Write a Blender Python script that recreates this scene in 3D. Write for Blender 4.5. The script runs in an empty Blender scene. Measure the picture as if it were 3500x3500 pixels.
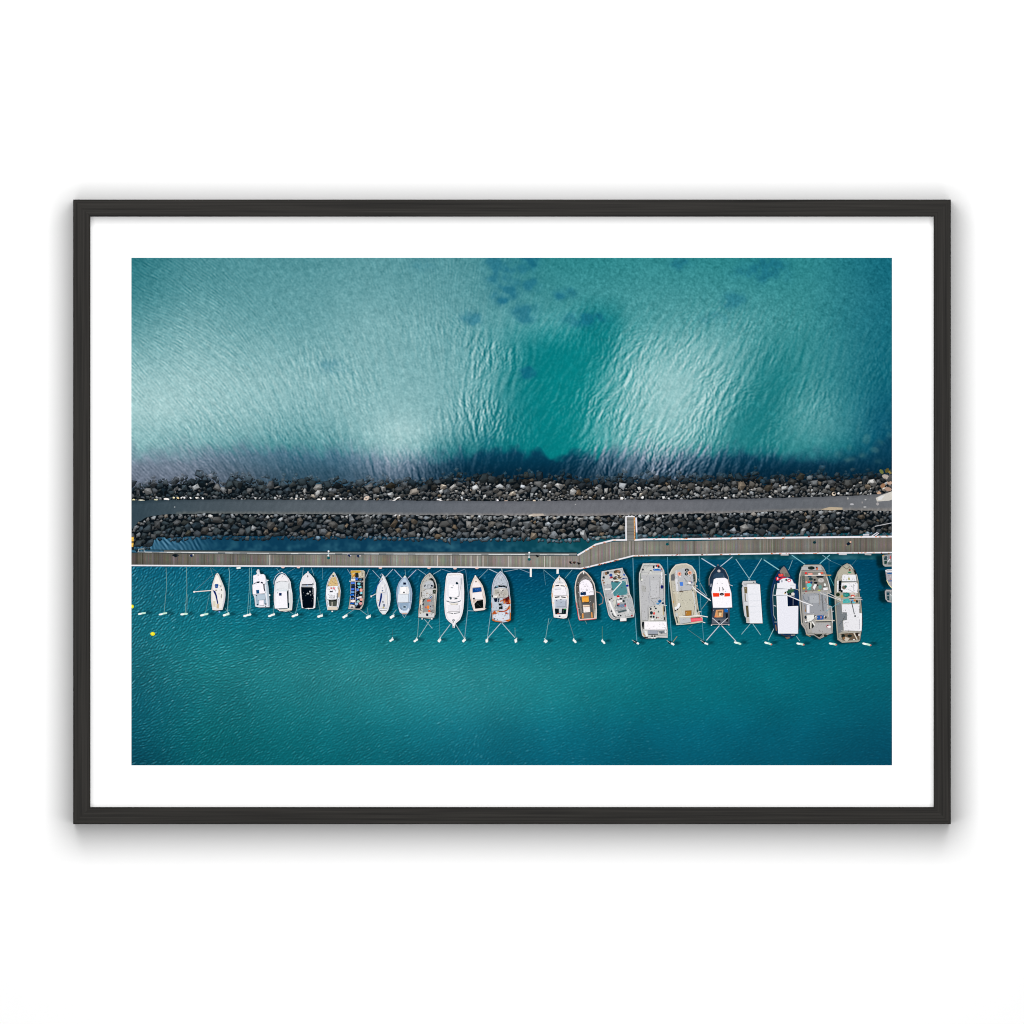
import bpy, math, random
import numpy as np

# ------------------------------------------------------------------ camera, light, exposure
S = 0.0003                  # metres per pixel of the 3500 px photograph (frame is 0.90 m wide)
CAM_D = 26.0                # camera to the plane of the print
H_PRINT, H_FRONT = 0.0460, 0.0710    # distance of print and of the frame's front from the wall
INK = 0.765                 # pigment value that a linear picture value of 1.0 needs under this lamp

scene = bpy.context.scene
scene.render.resolution_x = scene.render.resolution_y = 1024
scene.view_settings.view_transform = 'Standard'
scene.view_settings.look = 'None'
scene.view_settings.exposure = 0.0
scene.view_settings.gamma = 1.0
scene.view_settings.use_curve_mapping = False
scene.cycles.use_denoising = True
scene.cycles.filter_width = 1.1
scene.cycles.max_bounces = 4

cam_data = bpy.data.cameras.new('camera')
cam_data.sensor_width = 36.0
cam_data.lens = 36.0 * CAM_D / (3500 * S)
cam_data.clip_start, cam_data.clip_end = 0.1, 100.0
cam = bpy.data.objects.new('camera', cam_data)
cam.location = (0.0, -(H_PRINT + CAM_D), 0.0)
cam.rotation_euler = (math.radians(90), 0, 0)
scene.collection.objects.link(cam)
scene.camera = cam

world = bpy.data.worlds.new('World')
scene.world = world
world.use_nodes = True
world.node_tree.nodes['Background'].inputs[0].default_value = (1, 1, 1, 1)
world.node_tree.nodes['Background'].inputs[1].default_value = 0.003

# one big softbox in front of the wall, a little above the picture's middle
lamp_data = bpy.data.lights.new('softbox', 'AREA')
lamp_data.shape = 'RECTANGLE'
lamp_data.size, lamp_data.size_y = 2.4, 3.0
lamp_data.energy = 206.0
lamp = bpy.data.objects.new('softbox', lamp_data)
lamp.location = (0.0, -3.60, 0.50)
lamp.rotation_euler = (math.radians(90), 0, 0)
scene.collection.objects.link(lamp)

# ------------------------------------------------------------------ helpers
rnd = random.Random(11)


def lin(c):
    c = np.asarray(c, dtype=np.float64) / 255.0
    return np.where(c <= 0.04045, c / 12.92, ((c + 0.055) / 1.055) ** 2.4)


def hexrgb(h):
    return tuple(int(h[i:i + 2], 16) for i in (0, 2, 4))


def px(u, v, h=0.0):
    """pixel of the photograph -> point h metres in front of the print"""
    return ((u - 1750) * S, -(H_PRINT + h), (1750 - v) * S)


def new_mat(name):
    m = bpy.data.materials.new(name)
    m.use_nodes = True
    nt = m.node_tree
    return m, nt, nt.nodes['Principled BSDF']


def ink_material(name, grain, scale):
    m, nt, b = new_mat(name)
    at = nt.nodes.new('ShaderNodeAttribute'); at.attribute_name = 'ink'
    tc = nt.nodes.new('ShaderNodeTexCoord')
    no = nt.nodes.new('ShaderNodeTexNoise'); no.inputs['Scale'].default_value = scale
    no.inputs['Detail'].default_value = 3.0
    mr = nt.nodes.new('ShaderNodeMapRange')
    mr.inputs['From Min'].default_value, mr.inputs['From Max'].default_value = 0.25, 0.75
    mr.inputs['To Min'].default_value, mr.inputs['To Max'].default_value = 1 - grain, 1 + grain
    mx = nt.nodes.new('ShaderNodeVectorMath'); mx.operation = 'SCALE'
    L = nt.links.new
    L(tc.outputs['Object'], no.inputs['Vector'])
    L(no.outputs['Fac'], mr.inputs['Value'])
    L(at.outputs['Color'], mx.inputs[0])
    L(mr.outputs['Result'], mx.inputs['Scale'])
    L(mx.outputs['Vector'], b.inputs['Base Color'])
    b.inputs['Roughness'].default_value = 0.8
    b.inputs['Specular IOR Level'].default_value = 0.0
    return m


M_WATER = ink_material('photo_paper_ink', 0.015, 2600.0)
M_INK = ink_material('photo_ink_detail', 0.10, 900.0)

q = 6e-6                   # one ink layer


class Ink:
    """flat printed shapes collected into one mesh; colours are the print's pigments"""

    lift = 0

    def __init__(self, level):
        self.v, self.f, self.c, self.level = [], [], [], level

    def poly(self, col, pts, level=None, cols=None):
        h = ((self.level if level is None else level) + Ink.lift) * q
        if level is None:
            self.level += 1
        i = len(self.v)
        a = sum(pts[k - 1][0] * pts[k][1] - pts[k][0] * pts[k - 1][1] for k in range(len(pts)))
        idx = list(range(len(pts)))
        if a > 0:
            idx.reverse()
        for k in idx:
            u, v = pts[k]
            self.v.append(px(min(max(u, 449.1), 3048.8), min(max(v, 881), 2615.8), h))
            self.c.append(col if cols is None else cols[k])
        self.f.append(list(range(i, i + len(pts))))

    def line(self, col, w, pts, level=None):
        if level is None:
            level = self.level
            self.level += 1
        left, right = [], []
        n = len(pts)
        for k in range(n):
            a, b = pts[max(k - 1, 0)], pts[min(k + 1, n - 1)]
            dx, dy = b[0] - a[0], b[1] - a[1]
            d = math.hypot(dx, dy) or 1
            nx, ny = -dy / d * w / 2, dx / d * w / 2
            left.append((pts[k][0] + nx, pts[k][1] + ny))
            right.append((pts[k][0] - nx, pts[k][1] - ny))
        for k in range(n - 1):
            self.poly(col, [left[k], left[k + 1], right[k + 1], right[k]], level)

    def ellipse(self, col, cx, cy, rx, ry, rot=0.0, level=None, n=12):
        c, s = math.cos(rot), math.sin(rot)
        pts = []
        for k in range(n):
            t = 2 * math.pi * k / n
            x, y = rx * math.cos(t), ry * math.sin(t)
            pts.append((cx + x * c - y * s, cy + x * s + y * c))
        self.poly(col, pts, level)

    def build(self, name, parent, mat=None, label=None):
        me = bpy.data.meshes.new(name)
        me.from_pydata(self.v, [], self.f)
        at = me.color_attributes.new('ink', 'FLOAT_COLOR', 'POINT')
        arr = np.ones((len(self.v), 4), dtype=np.float32)
        arr[:, :3] = lin(np.array(self.c)) * INK
        at.data.foreach_set('color', arr.ravel())
        me.materials.append(mat or M_INK)
        o = bpy.data.objects.new(name, me)
        scene.collection.objects.link(o)
        o.parent = parent
        if label:
            o['label'] = label
        return o


# ------------------------------------------------------------------ wall
def wall_material():
    m, nt, b = new_mat('matt_white_wall_paint')
    tc = nt.nodes.new('ShaderNodeTexCoord')
    no = nt.nodes.new('ShaderNodeTexNoise'); no.inputs['Scale'].default_value = 60.0
    mr = nt.nodes.new('ShaderNodeMapRange')
    mr.inputs['To Min'].default_value, mr.inputs['To Max'].default_value = 0.835, 0.845
    nt.links.new(tc.outputs['Object'], no.inputs['Vector'])
    nt.links.new(no.outputs['Fac'], mr.inputs['Value'])
    nt.links.new(mr.outputs['Result'], b.inputs['Base Color'])
    b.inputs['Roughness'].default_value = 0.9
    b.inputs['Specular IOR Level'].default_value = 0.0
    return m


me = bpy.data.meshes.new('wall')
me.from_pydata([(-3, 0, -2), (3, 0, -2), (3, 0, 2), (-3, 0, 2)], [], [(0, 1, 2, 3)])
me.materials.append(wall_material())
wall = bpy.data.objects.new('wall', me)
wall['kind'] = 'structure'
scene.collection.objects.link(wall)

# ------------------------------------------------------------------ framed print: empty, four rails, mat
root = bpy.data.objects.new('framed_print', None)
root['label'] = 'black wood framed aerial photograph of a harbour with white mat on the white wall'
root['category'] = 'framed print'
scene.collection.objects.link(root)


def wood_material():
    m, nt, b = new_mat('black_stained_wood')
    L = nt.links.new
    tc = nt.nodes.new('ShaderNodeTexCoord')
    oi = nt.nodes.new('ShaderNodeObjectInfo')
    add = nt.nodes.new('ShaderNodeVectorMath'); add.operation = 'ADD'
    sc = nt.nodes.new('ShaderNodeVectorMath'); sc.operation = 'MULTIPLY'
    sc.inputs[1].default_value = (6.0, 520.0, 520.0)
    L(tc.outputs['Object'], sc.inputs[0])
    L(sc.outputs['Vector'], add.inputs[0])
    mul = nt.nodes.new('ShaderNodeMath'); mul.operation = 'MULTIPLY'; mul.inputs[1].default_value = 40.0
    L(oi.outputs['Random'], mul.inputs[0])
    L(mul.outputs[0], add.inputs[1])
    n1 = nt.nodes.new('ShaderNodeTexNoise')
    n1.inputs['Scale'].default_value = 1.0
    n1.inputs['Detail'].default_value = 5.0
    n1.inputs['Distortion'].default_value = 0.3
    L(add.outputs['Vector'], n1.inputs['Vector'])
    sc2 = nt.nodes.new('ShaderNodeVectorMath'); sc2.operation = 'MULTIPLY'
    sc2.inputs[1].default_value = (3.0, 6.0, 6.0)
    L(add.outputs['Vector'], sc2.inputs[0])
    n2 = nt.nodes.new('ShaderNodeTexNoise')
    n2.inputs['Scale'].default_value = 1.0
    n2.inputs['Detail'].default_value = 2.0
    L(sc2.outputs['Vector'], n2.inputs['Vector'])
    mixn = nt.nodes.new('ShaderNodeMath'); mixn.operation = 'MULTIPLY_ADD'
    mixn.inputs[1].default_value = 0.35
    L(n2.outputs['Fac'], mixn.inputs[0])
    L(n1.outputs['Fac'], mixn.inputs[2])
    cr = nt.nodes.new('ShaderNodeValToRGB')
    e = cr.color_ramp.elements
    e[0].position, e[0].color = 0.42, (0.0070, 0.0066, 0.0061, 1)
    e[1].position, e[1].color = 0.92, (0.0275, 0.0255, 0.0230, 1)
    L(mixn.outputs[0], cr.inputs['Fac'])
    L(cr.outputs['Color'], b.inputs['Base Color'])
    b.inputs['Roughness'].default_value = 0.55
    b.inputs['Specular IOR Level'].default_value = 0.06
    bu = nt.nodes.new('ShaderNodeBump')
    bu.inputs['Strength'].default_value = 0.25
    bu.inputs['Distance'].default_value = 0.0004
    L(mixn.outputs[0], bu.inputs['Height'])
    L(bu.outputs['Normal'], b.inputs['Normal'])
    return m


M_WOOD = wood_material()
KF = (CAM_D - (H_FRONT - H_PRINT)) / CAM_D          # the frame's front stands nearer the camera
X0, X1, Y0, Y1 = [(t - 1750) * S * KF for t in (250.0, 3250.0, 682.0, 2817.0)]
W = 57.8 * S * KF


def rail(length, loc, rot):
    """mitred moulding; local x runs along the rail, local y from the outer to the inner edge"""
    ch = 0.0008
    prof = [(0, 0.0005), (0, H_FRONT - ch), (ch, H_FRONT), (W - ch, H_FRONT), (W, H_FRONT - ch), (W, H_PRINT + 0.0012), (W - 0.006, H_PRINT + 0.0012), (W - 0.006, 0.0005)]
    vs, fs = [], []
    n = len(prof)
    for s in (-1, 1):
        for (y, z) in prof:
            vs.append((s * (length / 2 - y), y, z))
    for k in range(n):
        a, b2 = k, (k + 1) % n
        fs.append((a, b2, n + b2, n + a))
    fs.append(tuple(range(n)))
    fs.append(tuple(reversed(range(n, 2 * n))))
    m = bpy.data.meshes.new('frame_rail')
    m.from_pydata(vs, [], fs)
    m.materials.append(M_WOOD)
    import bmesh
    bm = bmesh.new(); bm.from_mesh(m); bmesh.ops.recalc_face_normals(bm, faces=bm.faces); bm.to_mesh(m); bm.free()
    o = bpy.data.objects.new('frame_rail', m)
    scene.collection.objects.link(o)
    o.parent = root
    o.location = loc
    # local (x, y, z) -> wall: z towards the camera (-Y)
    o.rotation_euler = (math.radians(90), rot, 0)
    return o


WID, HEI = X1 - X0, Y1 - Y0
zc = -(Y0 + Y1) / 2
rail(WID, (0, 0, -Y1), 0.0)                                 # bottom (outer edge down)
rail(WID, (0, 0, -Y0), math.pi)                             # top
rail(HEI, (X0, 0, zc), math.pi / 2)                         # left
rail(HEI, (X1, 0, zc), -math.pi / 2)                        # right

m, nt, b = new_mat('white_mat_board')
tc = nt.nodes.new('ShaderNodeTexCoord')
no = nt.nodes.new('ShaderNodeTexNoise'); no.inputs['Scale'].default_value = 900.0
mr = nt.nodes.new('ShaderNodeMapRange')
mr.inputs['To Min'].default_value, mr.inputs['To Max'].default_value = 0.845, 0.855
nt.links.new(tc.outputs['Object'], no.inputs['Vector'])
nt.links.new(no.outputs['Fac'], mr.inputs['Value'])
nt.links.new(mr.outputs['Result'], b.inputs['Base Color'])
b.inputs['Roughness'].default_value = 0.85
b.inputs['Specular IOR Level'].default_value = 0.0
oc = [(295, 727), (3205, 727), (3205, 2772), (295, 2772)]
ic = [(449.1, 881), (3048.8, 881), (3048.8, 2615.8), (449.1, 2615.8)]
vs = [px(u, v, 0.0009) for u, v in oc + ic] + [px(u, v, 0.0002) for u, v in oc + ic]
fs = []
for k in range(4):
    j = (k + 1) % 4
    fs += [(k, 4 + k, 4 + j, j), (4 + k, 12 + k, 12 + j, 4 + j), (8 + k, 8 + j, 12 + j, 12 + k), (k, j, 8 + j, 8 + k)]
me = bpy.data.meshes.new('white_mat')
me.from_pydata(vs, [], fs)
me.materials.append(m)
mat_o = bpy.data.objects.new('white_mat', me)
scene.collection.objects.link(mat_o)
mat_o.parent = root

# ------------------------------------------------------------------ what the photograph shows: boats, traced as flat shapes
# crops: x0, y0, pixels per traced unit
CROPS = {'c1': (640, 1920, 220 / 1932), 'c2': (845, 1930, 200 / 1932), 'c3': (1015, 1930, 200 / 1932), 'c4': (1180, 1930, 200 / 1932),
         'c5': (1345, 1930, 200 / 1932), 'c6': (1500, 1940, 200 / 1932), 'c7': (1660, 1930, 200 / 1932), 'c8': (1870, 1930, 200 / 1932),
         'd1': (2040, 1920, 220 / 1932), 'd2': (2165, 1910, 290 / 1932), 'd3': (2275, 1910, 240 / 1932), 'd4': (2410, 1910, 250 / 1932),
         'd5': (2620, 1910, 290 / 1932), 'd6': (2710, 1910, 290 / 1932), 'd7': (2840, 1910, 310 / 1932), 'd8': (2980, 1880, 200 / 1932),
         'z4': (440, 1740, 880 / 1932), 'z5': (1300, 1740, 880 / 1932), 'z6': (2180, 1740, 880 / 1932),
         'r1': (440, 1590, 400 / 1932), 'r2': (1000, 1590, 400 / 1932), 'r3': (1600, 1590, 400 / 1932), 'r4': (1940, 1590, 400 / 1932), 'r5': (2660, 1590, 400 / 1932)}

BOATS = [
 ('sailing_boat', 'c1', 'white sailing boat with blue sail cover and its mast leaning out to the left', '''
P f0ece8 905,335 945,370 1000,500 1060,640 1110,760 1145,900 1150,1000 1130,1180 1095,1320 1060,1440 870,1460 755,1445 735,1300 715,1150 712,960 725,830 760,650 805,520 850,380
P d2d0d6 1110,760 1145,900 1150,1000 1130,1180 1095,1320 1060,1440 1050,1300 1090,1100 1095,900
P faf4ec 880,400 930,420 980,560 1030,700 800,700 820,560
P 0a4c94 830,670 935,670 915,790 840,790
L26 f4e6e0 190,905 400,888 730,860
E fff4f0 205,905 26 28
P 0a2466 760,845 845,885 890,1010 910,1130 935,1250 900,1270 870,1130 840,1010
P dbd3bc 780,1180 850,1180 850,1340 780,1340
P cdb896 880,1270 960,1270 950,1400 880,1400
E 6a6650 865,855 22 20
E 7a7668 1010,745 16 22
E 6a6658 1030,845 20 24
E fffaf4 1065,830 18 18
L16 5a5448 1035,970 1020,1100
E 8a7e60 955,965 14 14
L10 c8bca0 780,1355 870,1355
E 6a5a50 850,380 14 20
E a09070 905,395 12 14
E 78acf0 965,1505 28 24
'''),
 ('motor_boat', 'c2', 'white motor boat with dark wraparound windscreen and open grey cockpit', '''
P e6eaf2 195,380 290,330 330,300 300,230 330,170 390,170 410,250 440,320 530,310 590,350 620,450 680,620 720,900 745,1200 745,1400 400,1410 265,1380 240,1100 180,950 170,680 200,620
P f8f4fc 200,360 330,320 560,325 600,420 610,560 600,640 200,620
P b4c4d0 610,540 660,540 700,740 720,1000 740,1380 690,1360 650,1000
P fbf6fc 175,680 330,620 520,640 600,900 580,940 190,980
P 040c28 205,630 270,585 290,600 215,642
P 040c28 298,605 310,560 410,550 402,608
P 040c28 438,604 460,560 530,590 510,628
P 040c28 528,640 570,625 580,800 600,870 570,885 540,800
P 0d4a7a 290,840 390,830 400,950 305,960
P 9fb2c2 270,1000 590,960 640,1300 310,1330
P b8c8d6 330,1010 580,990 600,1150 340,1170
P f8f4fc 395,1180 545,1170 545,1340 395,1340
P 061830 262,1000 322,1000 322,1044
E 203a48 340,1320 34 24
E 203040 610,1300 34 22
E 1a2430 605,1372 20 20
E d8dce4 365,190 40 40
E 605c5c 360,345 16 22
E ffffff 680,520 22 22
E ffffff 737,1005 25 25
'''),
 ('motor_boat', 'c2', 'broad white cabin cruiser with one small dark roof hatch and a long black side slot', '''
P f0f0f4 1150,300 1250,350 1370,450 1430,570 1450,740 1490,950 1500,1200 1475,1510 1270,1550 1060,1530 1000,1470 910,1450 880,1200 880,1000 900,700 920,560 980,430 1060,350
L12 f4f4ff 880,640 885,500 950,370 1040,285 1150,262 1250,310 1320,400
P e6e8ec 960,590 1090,550 1220,560 1350,600 1370,850 960,820
P f2eff2 1140,330 1230,370 1340,470 1350,570 1210,540 1080,540 960,580 1000,450
L16 8a8f94 960,600 1080,550
L16 7a8288 1210,545 1350,575
L16 8a9094 1380,600 1388,800
L10 c8ccd0 960,810 1150,790 1330,810
P dce4ea 930,830 1310,825 1310,900 930,890
P f8f5fb 945,890 1310,880 1335,1430 920,1440
P 04202c 1310,880 1365,860 1370,1250 1390,1280 1385,1440 1340,1430 1325,1200
P d6d8d8 1400,900 1470,950 1490,1150 1460,1480 1400,1450 1392,1200
P 0a2456 1050,930 1140,935 1135,1025 1050,1025
P 5a6a70 1050,1450 1330,1435 1330,1465 1050,1478
P e8e2d4 1070,1490 1440,1450 1470,1500 1100,1530
L12 60605a 1140,420 1180,360
E 6a7a80 1000,930 24 13
E ffffff 1150,262 24 20
E 101820 1030,1510 18 18
'''),
 ('speed_boat', 'c3', 'white speed boat with an all black cockpit cover', '''
P f6f4f8 365,250 450,320 560,450 620,600 635,800 620,1100 600,1420 540,1450 380,1460 160,1430 120,1150 90,780 110,600 180,400 280,300
P ebe8ee 360,310 470,390 550,560 560,640 150,640 180,500 260,380
P 0a1c38 150,655 540,640 545,680 155,690
E 061020 525,635 22 26
P b0b4bc 140,700 540,690 540,730 140,740
P 020a16 135,740 520,740 520,900 560,1060 555,1330 530,1430 220,1440 190,1380 160,1100 140,900
P 77787c 520,760 560,780 570,1010 530,1000
E c8ccd0 360,960 45 20
E d0d4d8 430,890 22 30
P 9fc0f0 290,700 355,660 345,700
E ffffff 385,1450 30 20
E 5a5858 358,385 18 40
E e8e0e8 365,250 28 28
E 8a9098 455,1000 14 30
E 50585c 290,1020 20 12
'''),
 ('fishing_boat', 'c3', 'small white fishing boat with tan foredeck and a red ring on its cabin roof', '''
P eef2fa 1220,240 1260,290 1340,450 1410,660 1440,860 1420,1150 1390,1350 1350,1480 1010,1500 980,1350 950,1120 960,850 980,680 1040,490 1110,370
P d8b982 1200,400 1280,400 1340,580 1360,700 1010,710 1060,560 1130,420
P e6d8b0 1200,270 1250,310 1240,350 1170,350
E 12343c 1200,375 45 28
P f4f4fa 1010,720 1350,710 1370,860 1340,1090 1270,1160 1000,1150 970,1000 970,850
P c8a87a 1370,720 1400,720 1420,900 1400,1100 1365,1060
E d01838 1130,780 28 34
E f03058 1220,780 28 38
E e0e8e0 1176,785 24 42
P 0a1c34 1080,870 1185,870 1185,910 1080,910
P e4e4ea 1090,1000 1240,1000 1240,1100 1090,1100
P 02081a 1320,930 1345,930 1340,1090 1310,1085
P 4a504a 1040,1160 1340,1140 1310,1380 1070,1370
P 12161c 1040,1160 1100,1160 1120,1200 1330,1145 1320,1200 1060,1210
L26 d8d2c4 1160,1230 1160,1500
P e8dccb 1030,1390 1330,1390 1330,1490 1020,1490
L10 c8b8a0 1040,1430 1330,1430
E ffffff 1165,1540 28 22
'''),
 ('work_boat', 'c4', 'open work boat heaped with blue barrels, fishing floats and yellow nets', '''
P cfc8bc 180,190 600,185 650,230 655,400 640,700 630,1100 610,1300 540,1450 480,1490 100,1460 130,1330 170,1000 180,600 200,400
P 08101e 200,450 600,440 590,700 575,1100 560,1320 480,1440 340,1450 310,1340 180,1310 190,800
P c8a040 165,240 230,195 480,200 540,240 470,290 330,260 200,295
P d8cdb8 450,280 600,200 630,260 620,420 450,430
P bdb49e 520,220 600,230 610,330 540,400
P 222a26 330,270 430,260 450,420 310,440
P c89030 200,300 330,290 330,380 220,430
E e8c060 260,320 30 22
E b05028 300,350 20 16
P f6efe8 200,465 330,460 330,530 200,530
P 2a6ad8 330,430 430,430 420,510 340,510
E 2a7090 500,490 40 28
P 3a76e8 190,580 320,570 320,630 190,640
P 243c34 200,670 310,665 310,690 200,700
P 0c1c48 190,700 320,690 320,750 190,750
P 3a70e0 190,780 300,770 300,840 190,850
P 6aa8e8 180,880 300,880 290,930 180,930
P 1868c8 170,960 290,960 290,1030 170,1030
P 1a60b8 170,1090 300,1090 290,1140 175,1140
P 0a4cb0 160,1260 290,1250 290,1300 160,1300
E f8ece6 255,1200 85 44
E 78c8d8 450,630 55 40
E 78d0e0 480,735 60 38
E 4a80e0 410,830 45 42
E f0a898 525,840 52 58
E 90e0f0 525,935 45 36
E 203c68 400,1010 30 20
P f0ecf0 370,1080 530,1030 550,1080 400,1130
E f0a898 530,1150 50 46
E a8d0cc 430,1215 52 40
E f0a0a0 505,1280 55 44
E 98b8d8 370,1300 58 48
E 2850a0 380,1140 28 28
L16 e8e4e8 335,560 330,1300
L18 e8e0e0 140,545 600,545
L14 d0ccc8 130,1340 110,1450 480,1470 540,1400 600,1300
E e8e0dc 220,1370 75 48
E 102050 225,1400 34 24
E ececf4 155,545 24 16
'''),
 ('sailing_boat', 'c4', 'slim white sailing boat with a blue furled sail and dark blue boom cover', '''
P eceef2 1230,310 1300,400 1380,580 1450,780 1490,950 1495,1150 1470,1330 1420,1500 1320,1640 1230,1640 1130,1530 1060,1350 1030,1200 1020,1050 1040,830 1080,660 1150,520 1200,420
P dcdde4 1230,500 1330,640 1380,900 1400,1200 1370,1450 1120,1430 1090,1200 1090,900 1130,680
P ecebee 1180,660 1290,650 1320,900 1150,920
P e8e4e0 1300,1000 1380,1000 1380,1300 1320,1300
P 0a2c70 1170,945 1220,940 1215,1080 1170,1260 1130,1400 1100,1370 1130,1200 1150,1080
L22 e0dcd8 850,1050 1000,970 1160,920 1260,930
E f0ece8 855,1045 22 36
L20 0a4a9c 890,970 1000,790 1080,660 1200,500
E 6a7a94 1230,860 28 26
E a8b0c4 1230,770 30 20
E 4a4438 1245,1230 26 24
P 6a7488 1250,1300 1310,1300 1310,1380 1260,1400
P c8bc70 1235,1380 1290,1400 1290,1440 1230,1440
L22 7a7a80 1140,1510 1250,1520 1370,1500
L12 c8d8e8 1150,360 1200,300 1240,320
E 8a8478 1230,475 22 24
E d8b898 1095,1175 24 20
L10 c8c8d0 1090,1255 1030,1255
'''),
 ('launch', 'c5', 'grey blue launch with white cabin and an open round stern well', '''
P a8bcd4 380,350 410,380 460,470 540,610 600,800 620,950 600,1220 560,1450 500,1580 440,1640 290,1640 200,1570 150,1400 110,1200 90,950 110,760 180,580 280,450
P b9cbdf 380,450 480,600 540,800 560,1000 540,1240 150,1240 140,900 200,640 300,500
P 8ea4bc 100,900 130,720 200,600 150,820 130,1000 120,1180
P f4f2f2 215,740 480,720 510,840 500,970 190,970
P fdfafa 260,750 430,740 440,960 260,960
P e0e6ee 145,980 490,980 490,1240 140,1250
P 061030 320,585 415,590 415,660 320,660
E 0c1c28 345,915 30 26
P 90a8c0 200,1260 500,1260 490,1400 430,1480 340,1500 260,1470 210,1380
E a8bccf 365,1400 80 70
P 2c4452 325,1370 405,1370 405,1420 325,1420
P dfe8f4 160,1390 240,1480 330,1530 430,1520 510,1420 520,1500 470,1590 220,1590
L16 10202c 225,1420 270,1480
L24 d8a888 280,1610 450,1610
L14 6a7c8e 250,715 320,715
L14 6a7c8e 390,715 460,715
P e8ece4 370,355 400,380 400,430 330,430
L12 d4dcec 110,1230 190,1240
L12 d4dcec 540,1230 600,1220
'''),
 ('fishing_boat', 'c5', 'weathered grey fishing boat with orange tubs on its cluttered deck', '''
P d6d2ca 1200,265 1290,360 1380,500 1430,680 1440,850 1420,1050 1390,1400 1380,1650 1320,1760 1200,1780 820,1740 830,1500 850,1330 870,1050 885,850 890,680 940,530 1050,370
P c4c2bc 1200,330 1270,420 1330,560 1350,780 1320,1000 1330,1560 960,1560 960,1150 930,860 920,700 980,560 1090,420
P 101a1e 1240,430 1310,470 1380,620 1410,790 1300,790 1340,700 1310,560 1200,490 1160,490
P c8ccd2 1060,560 1280,530 1330,640 1310,780 1040,800 980,740
P 0c1c30 1000,720 1030,660 1070,670 1040,735
P 0c1c30 1225,690 1260,660 1310,690 1270,745
P 4a565e 1115,665 1190,655 1185,685 1115,690
E 70787c 1130,735 26 14
P d8d8d8 1000,820 1290,820 1290,960 1200,1000 1170,1100 960,1100 950,900
P 9a9a98 1090,1110 1330,1000 1340,1560 960,1560 980,1180
P a8aaac 1160,1240 1320,1200 1320,1480 1180,1500
P 34383a 970,1140 1080,1110 1000,1200 990,1300 960,1380
P 20301e 1300,830 1400,830 1390,960 1310,960
L14 d8d4cc 1290,805 1420,805
L16 70604e 970,880 1060,810
E a08870 1110,940 44 16
P f0603c 1100,1160 1220,1150 1225,1215 1110,1220
E f08838 1140,1405 45 60
E c05858 1065,1410 24 34
P f05a20 1145,1500 1215,1500 1215,1560 1145,1560
P d8e4f0 1170,1090 1250,1010 1290,1050 1210,1140
P 1a3c78 1180,1100 1260,1030 1270,1060 1200,1130
P f0e8e0 870,1160 950,1150 940,1330 870,1320
P e0a060 865,1170 890,1170 880,1300 860,1290
L26 0a1014 890,1340 885,1480 920,1530
E 0c1830 975,1310 26 46
L20 303030 960,1560 1010,1570
L22 222222 1220,1550 1330,1580
P dadada 830,1600 1350,1600 1340,1740 830,1730
P 0e1c34 1070,1610 1150,1610 1150,1700 1075,1690
L14 5a4030 1260,1330 1330,1350 1320,1400
E 102858 1220,1375 20 20
L18 20282c 930,900 930,1060
E 8a7a60 890,1600 24 20
E 786c68 1195,370 16 26
E ffffff 945,1790 25 20
E ffffff 1265,1790 25 24
'''),
 ('yacht', 'c6', 'large white motor yacht moored with its pointed bow towards open water', '''
P f6f2f6 290,190 400,180 700,175 800,220 820,500 835,800 830,1100 810,1350 770,1550 700,1720 560,1840 530,1932 520,1990 460,1990 440,1860 330,1780 240,1660 200,1500 180,1250 175,1050 190,800 220,480 240,300
P ebe9ef 300,300 740,290 720,600 660,950 320,970 260,900 280,600
P fbf8fc 330,560 640,560 650,930 560,980 340,960
L24 dcdce2 750,300 755,1050
L16 d2d4da 660,640 650,930
L20 44505e 735,350 735,560
P 0c2a38 550,520 570,480 600,465 640,510 650,555 580,555
E a8acb0 430,660 40 18
E b4b4b4 475,585 22 16
P 46545c 330,970 420,970 430,1040 380,1060
P 4a565a 490,1050 540,1000 630,1000 600,1040
L24 2c4658 250,1100 350,1135 500,1150 640,1130 730,1090
P ddd6c8 350,1180 640,1180 540,1250 430,1240
L22 36444a 280,1490 380,1500 470,1520
L22 36444a 500,1515 600,1500 690,1485
P ece9ee 300,1230 680,1230 690,1440 300,1440
E 70787e 485,1740 45 38
E c8c8cc 485,1740 20 16
E 9a9a9a 475,1800 18 36
L18 ddd6cc 330,270 500,225 700,235 760,290
E 888888 635,1370 14 14
E 6a7074 485,1960 16 22
L10 b8c0cc 230,1660 340,1790
'''),
 ('dinghy', 'c6', 'cream open boat with a blue cockpit cover and a black stern sheet', '''
P f0e2da 1200,260 1250,310 1370,470 1450,600 1500,780 1540,1000 1545,1150 1520,1350 1490,1400 1200,1440 1150,1420 1080,1200 1040,1000 1020,800 1060,560 1130,380
P f6ecec 1200,420 1340,540 1400,640 1100,660 1120,540
P 0f4484 1110,680 1400,650 1420,790 1110,830
P 1a529c 1200,690 1380,670 1390,760 1210,780
P f6eff0 1100,860 1430,810 1460,1040 1250,1060 1110,1000
P 0a1010 1170,1200 1260,1090 1460,1060 1470,1330 1200,1360
L10 3a4644 1240,1160 1380,1290
L8 30403c 1220,1250 1330,1190
E 061430 1160,1025 36 34
P c8b4a4 1130,1070 1250,1060 1170,1170 1130,1150
E 8a7464 1225,465 28 22
L16 c0a08c 1440,850 1480,1000
L14 fff4ec 1160,1390 1490,1370
E fffaf4 1205,280 26 26
E d8d0c0 1220,370 30 20
L14 f4e4d8 1500,1390 1560,1340
'''),
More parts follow.
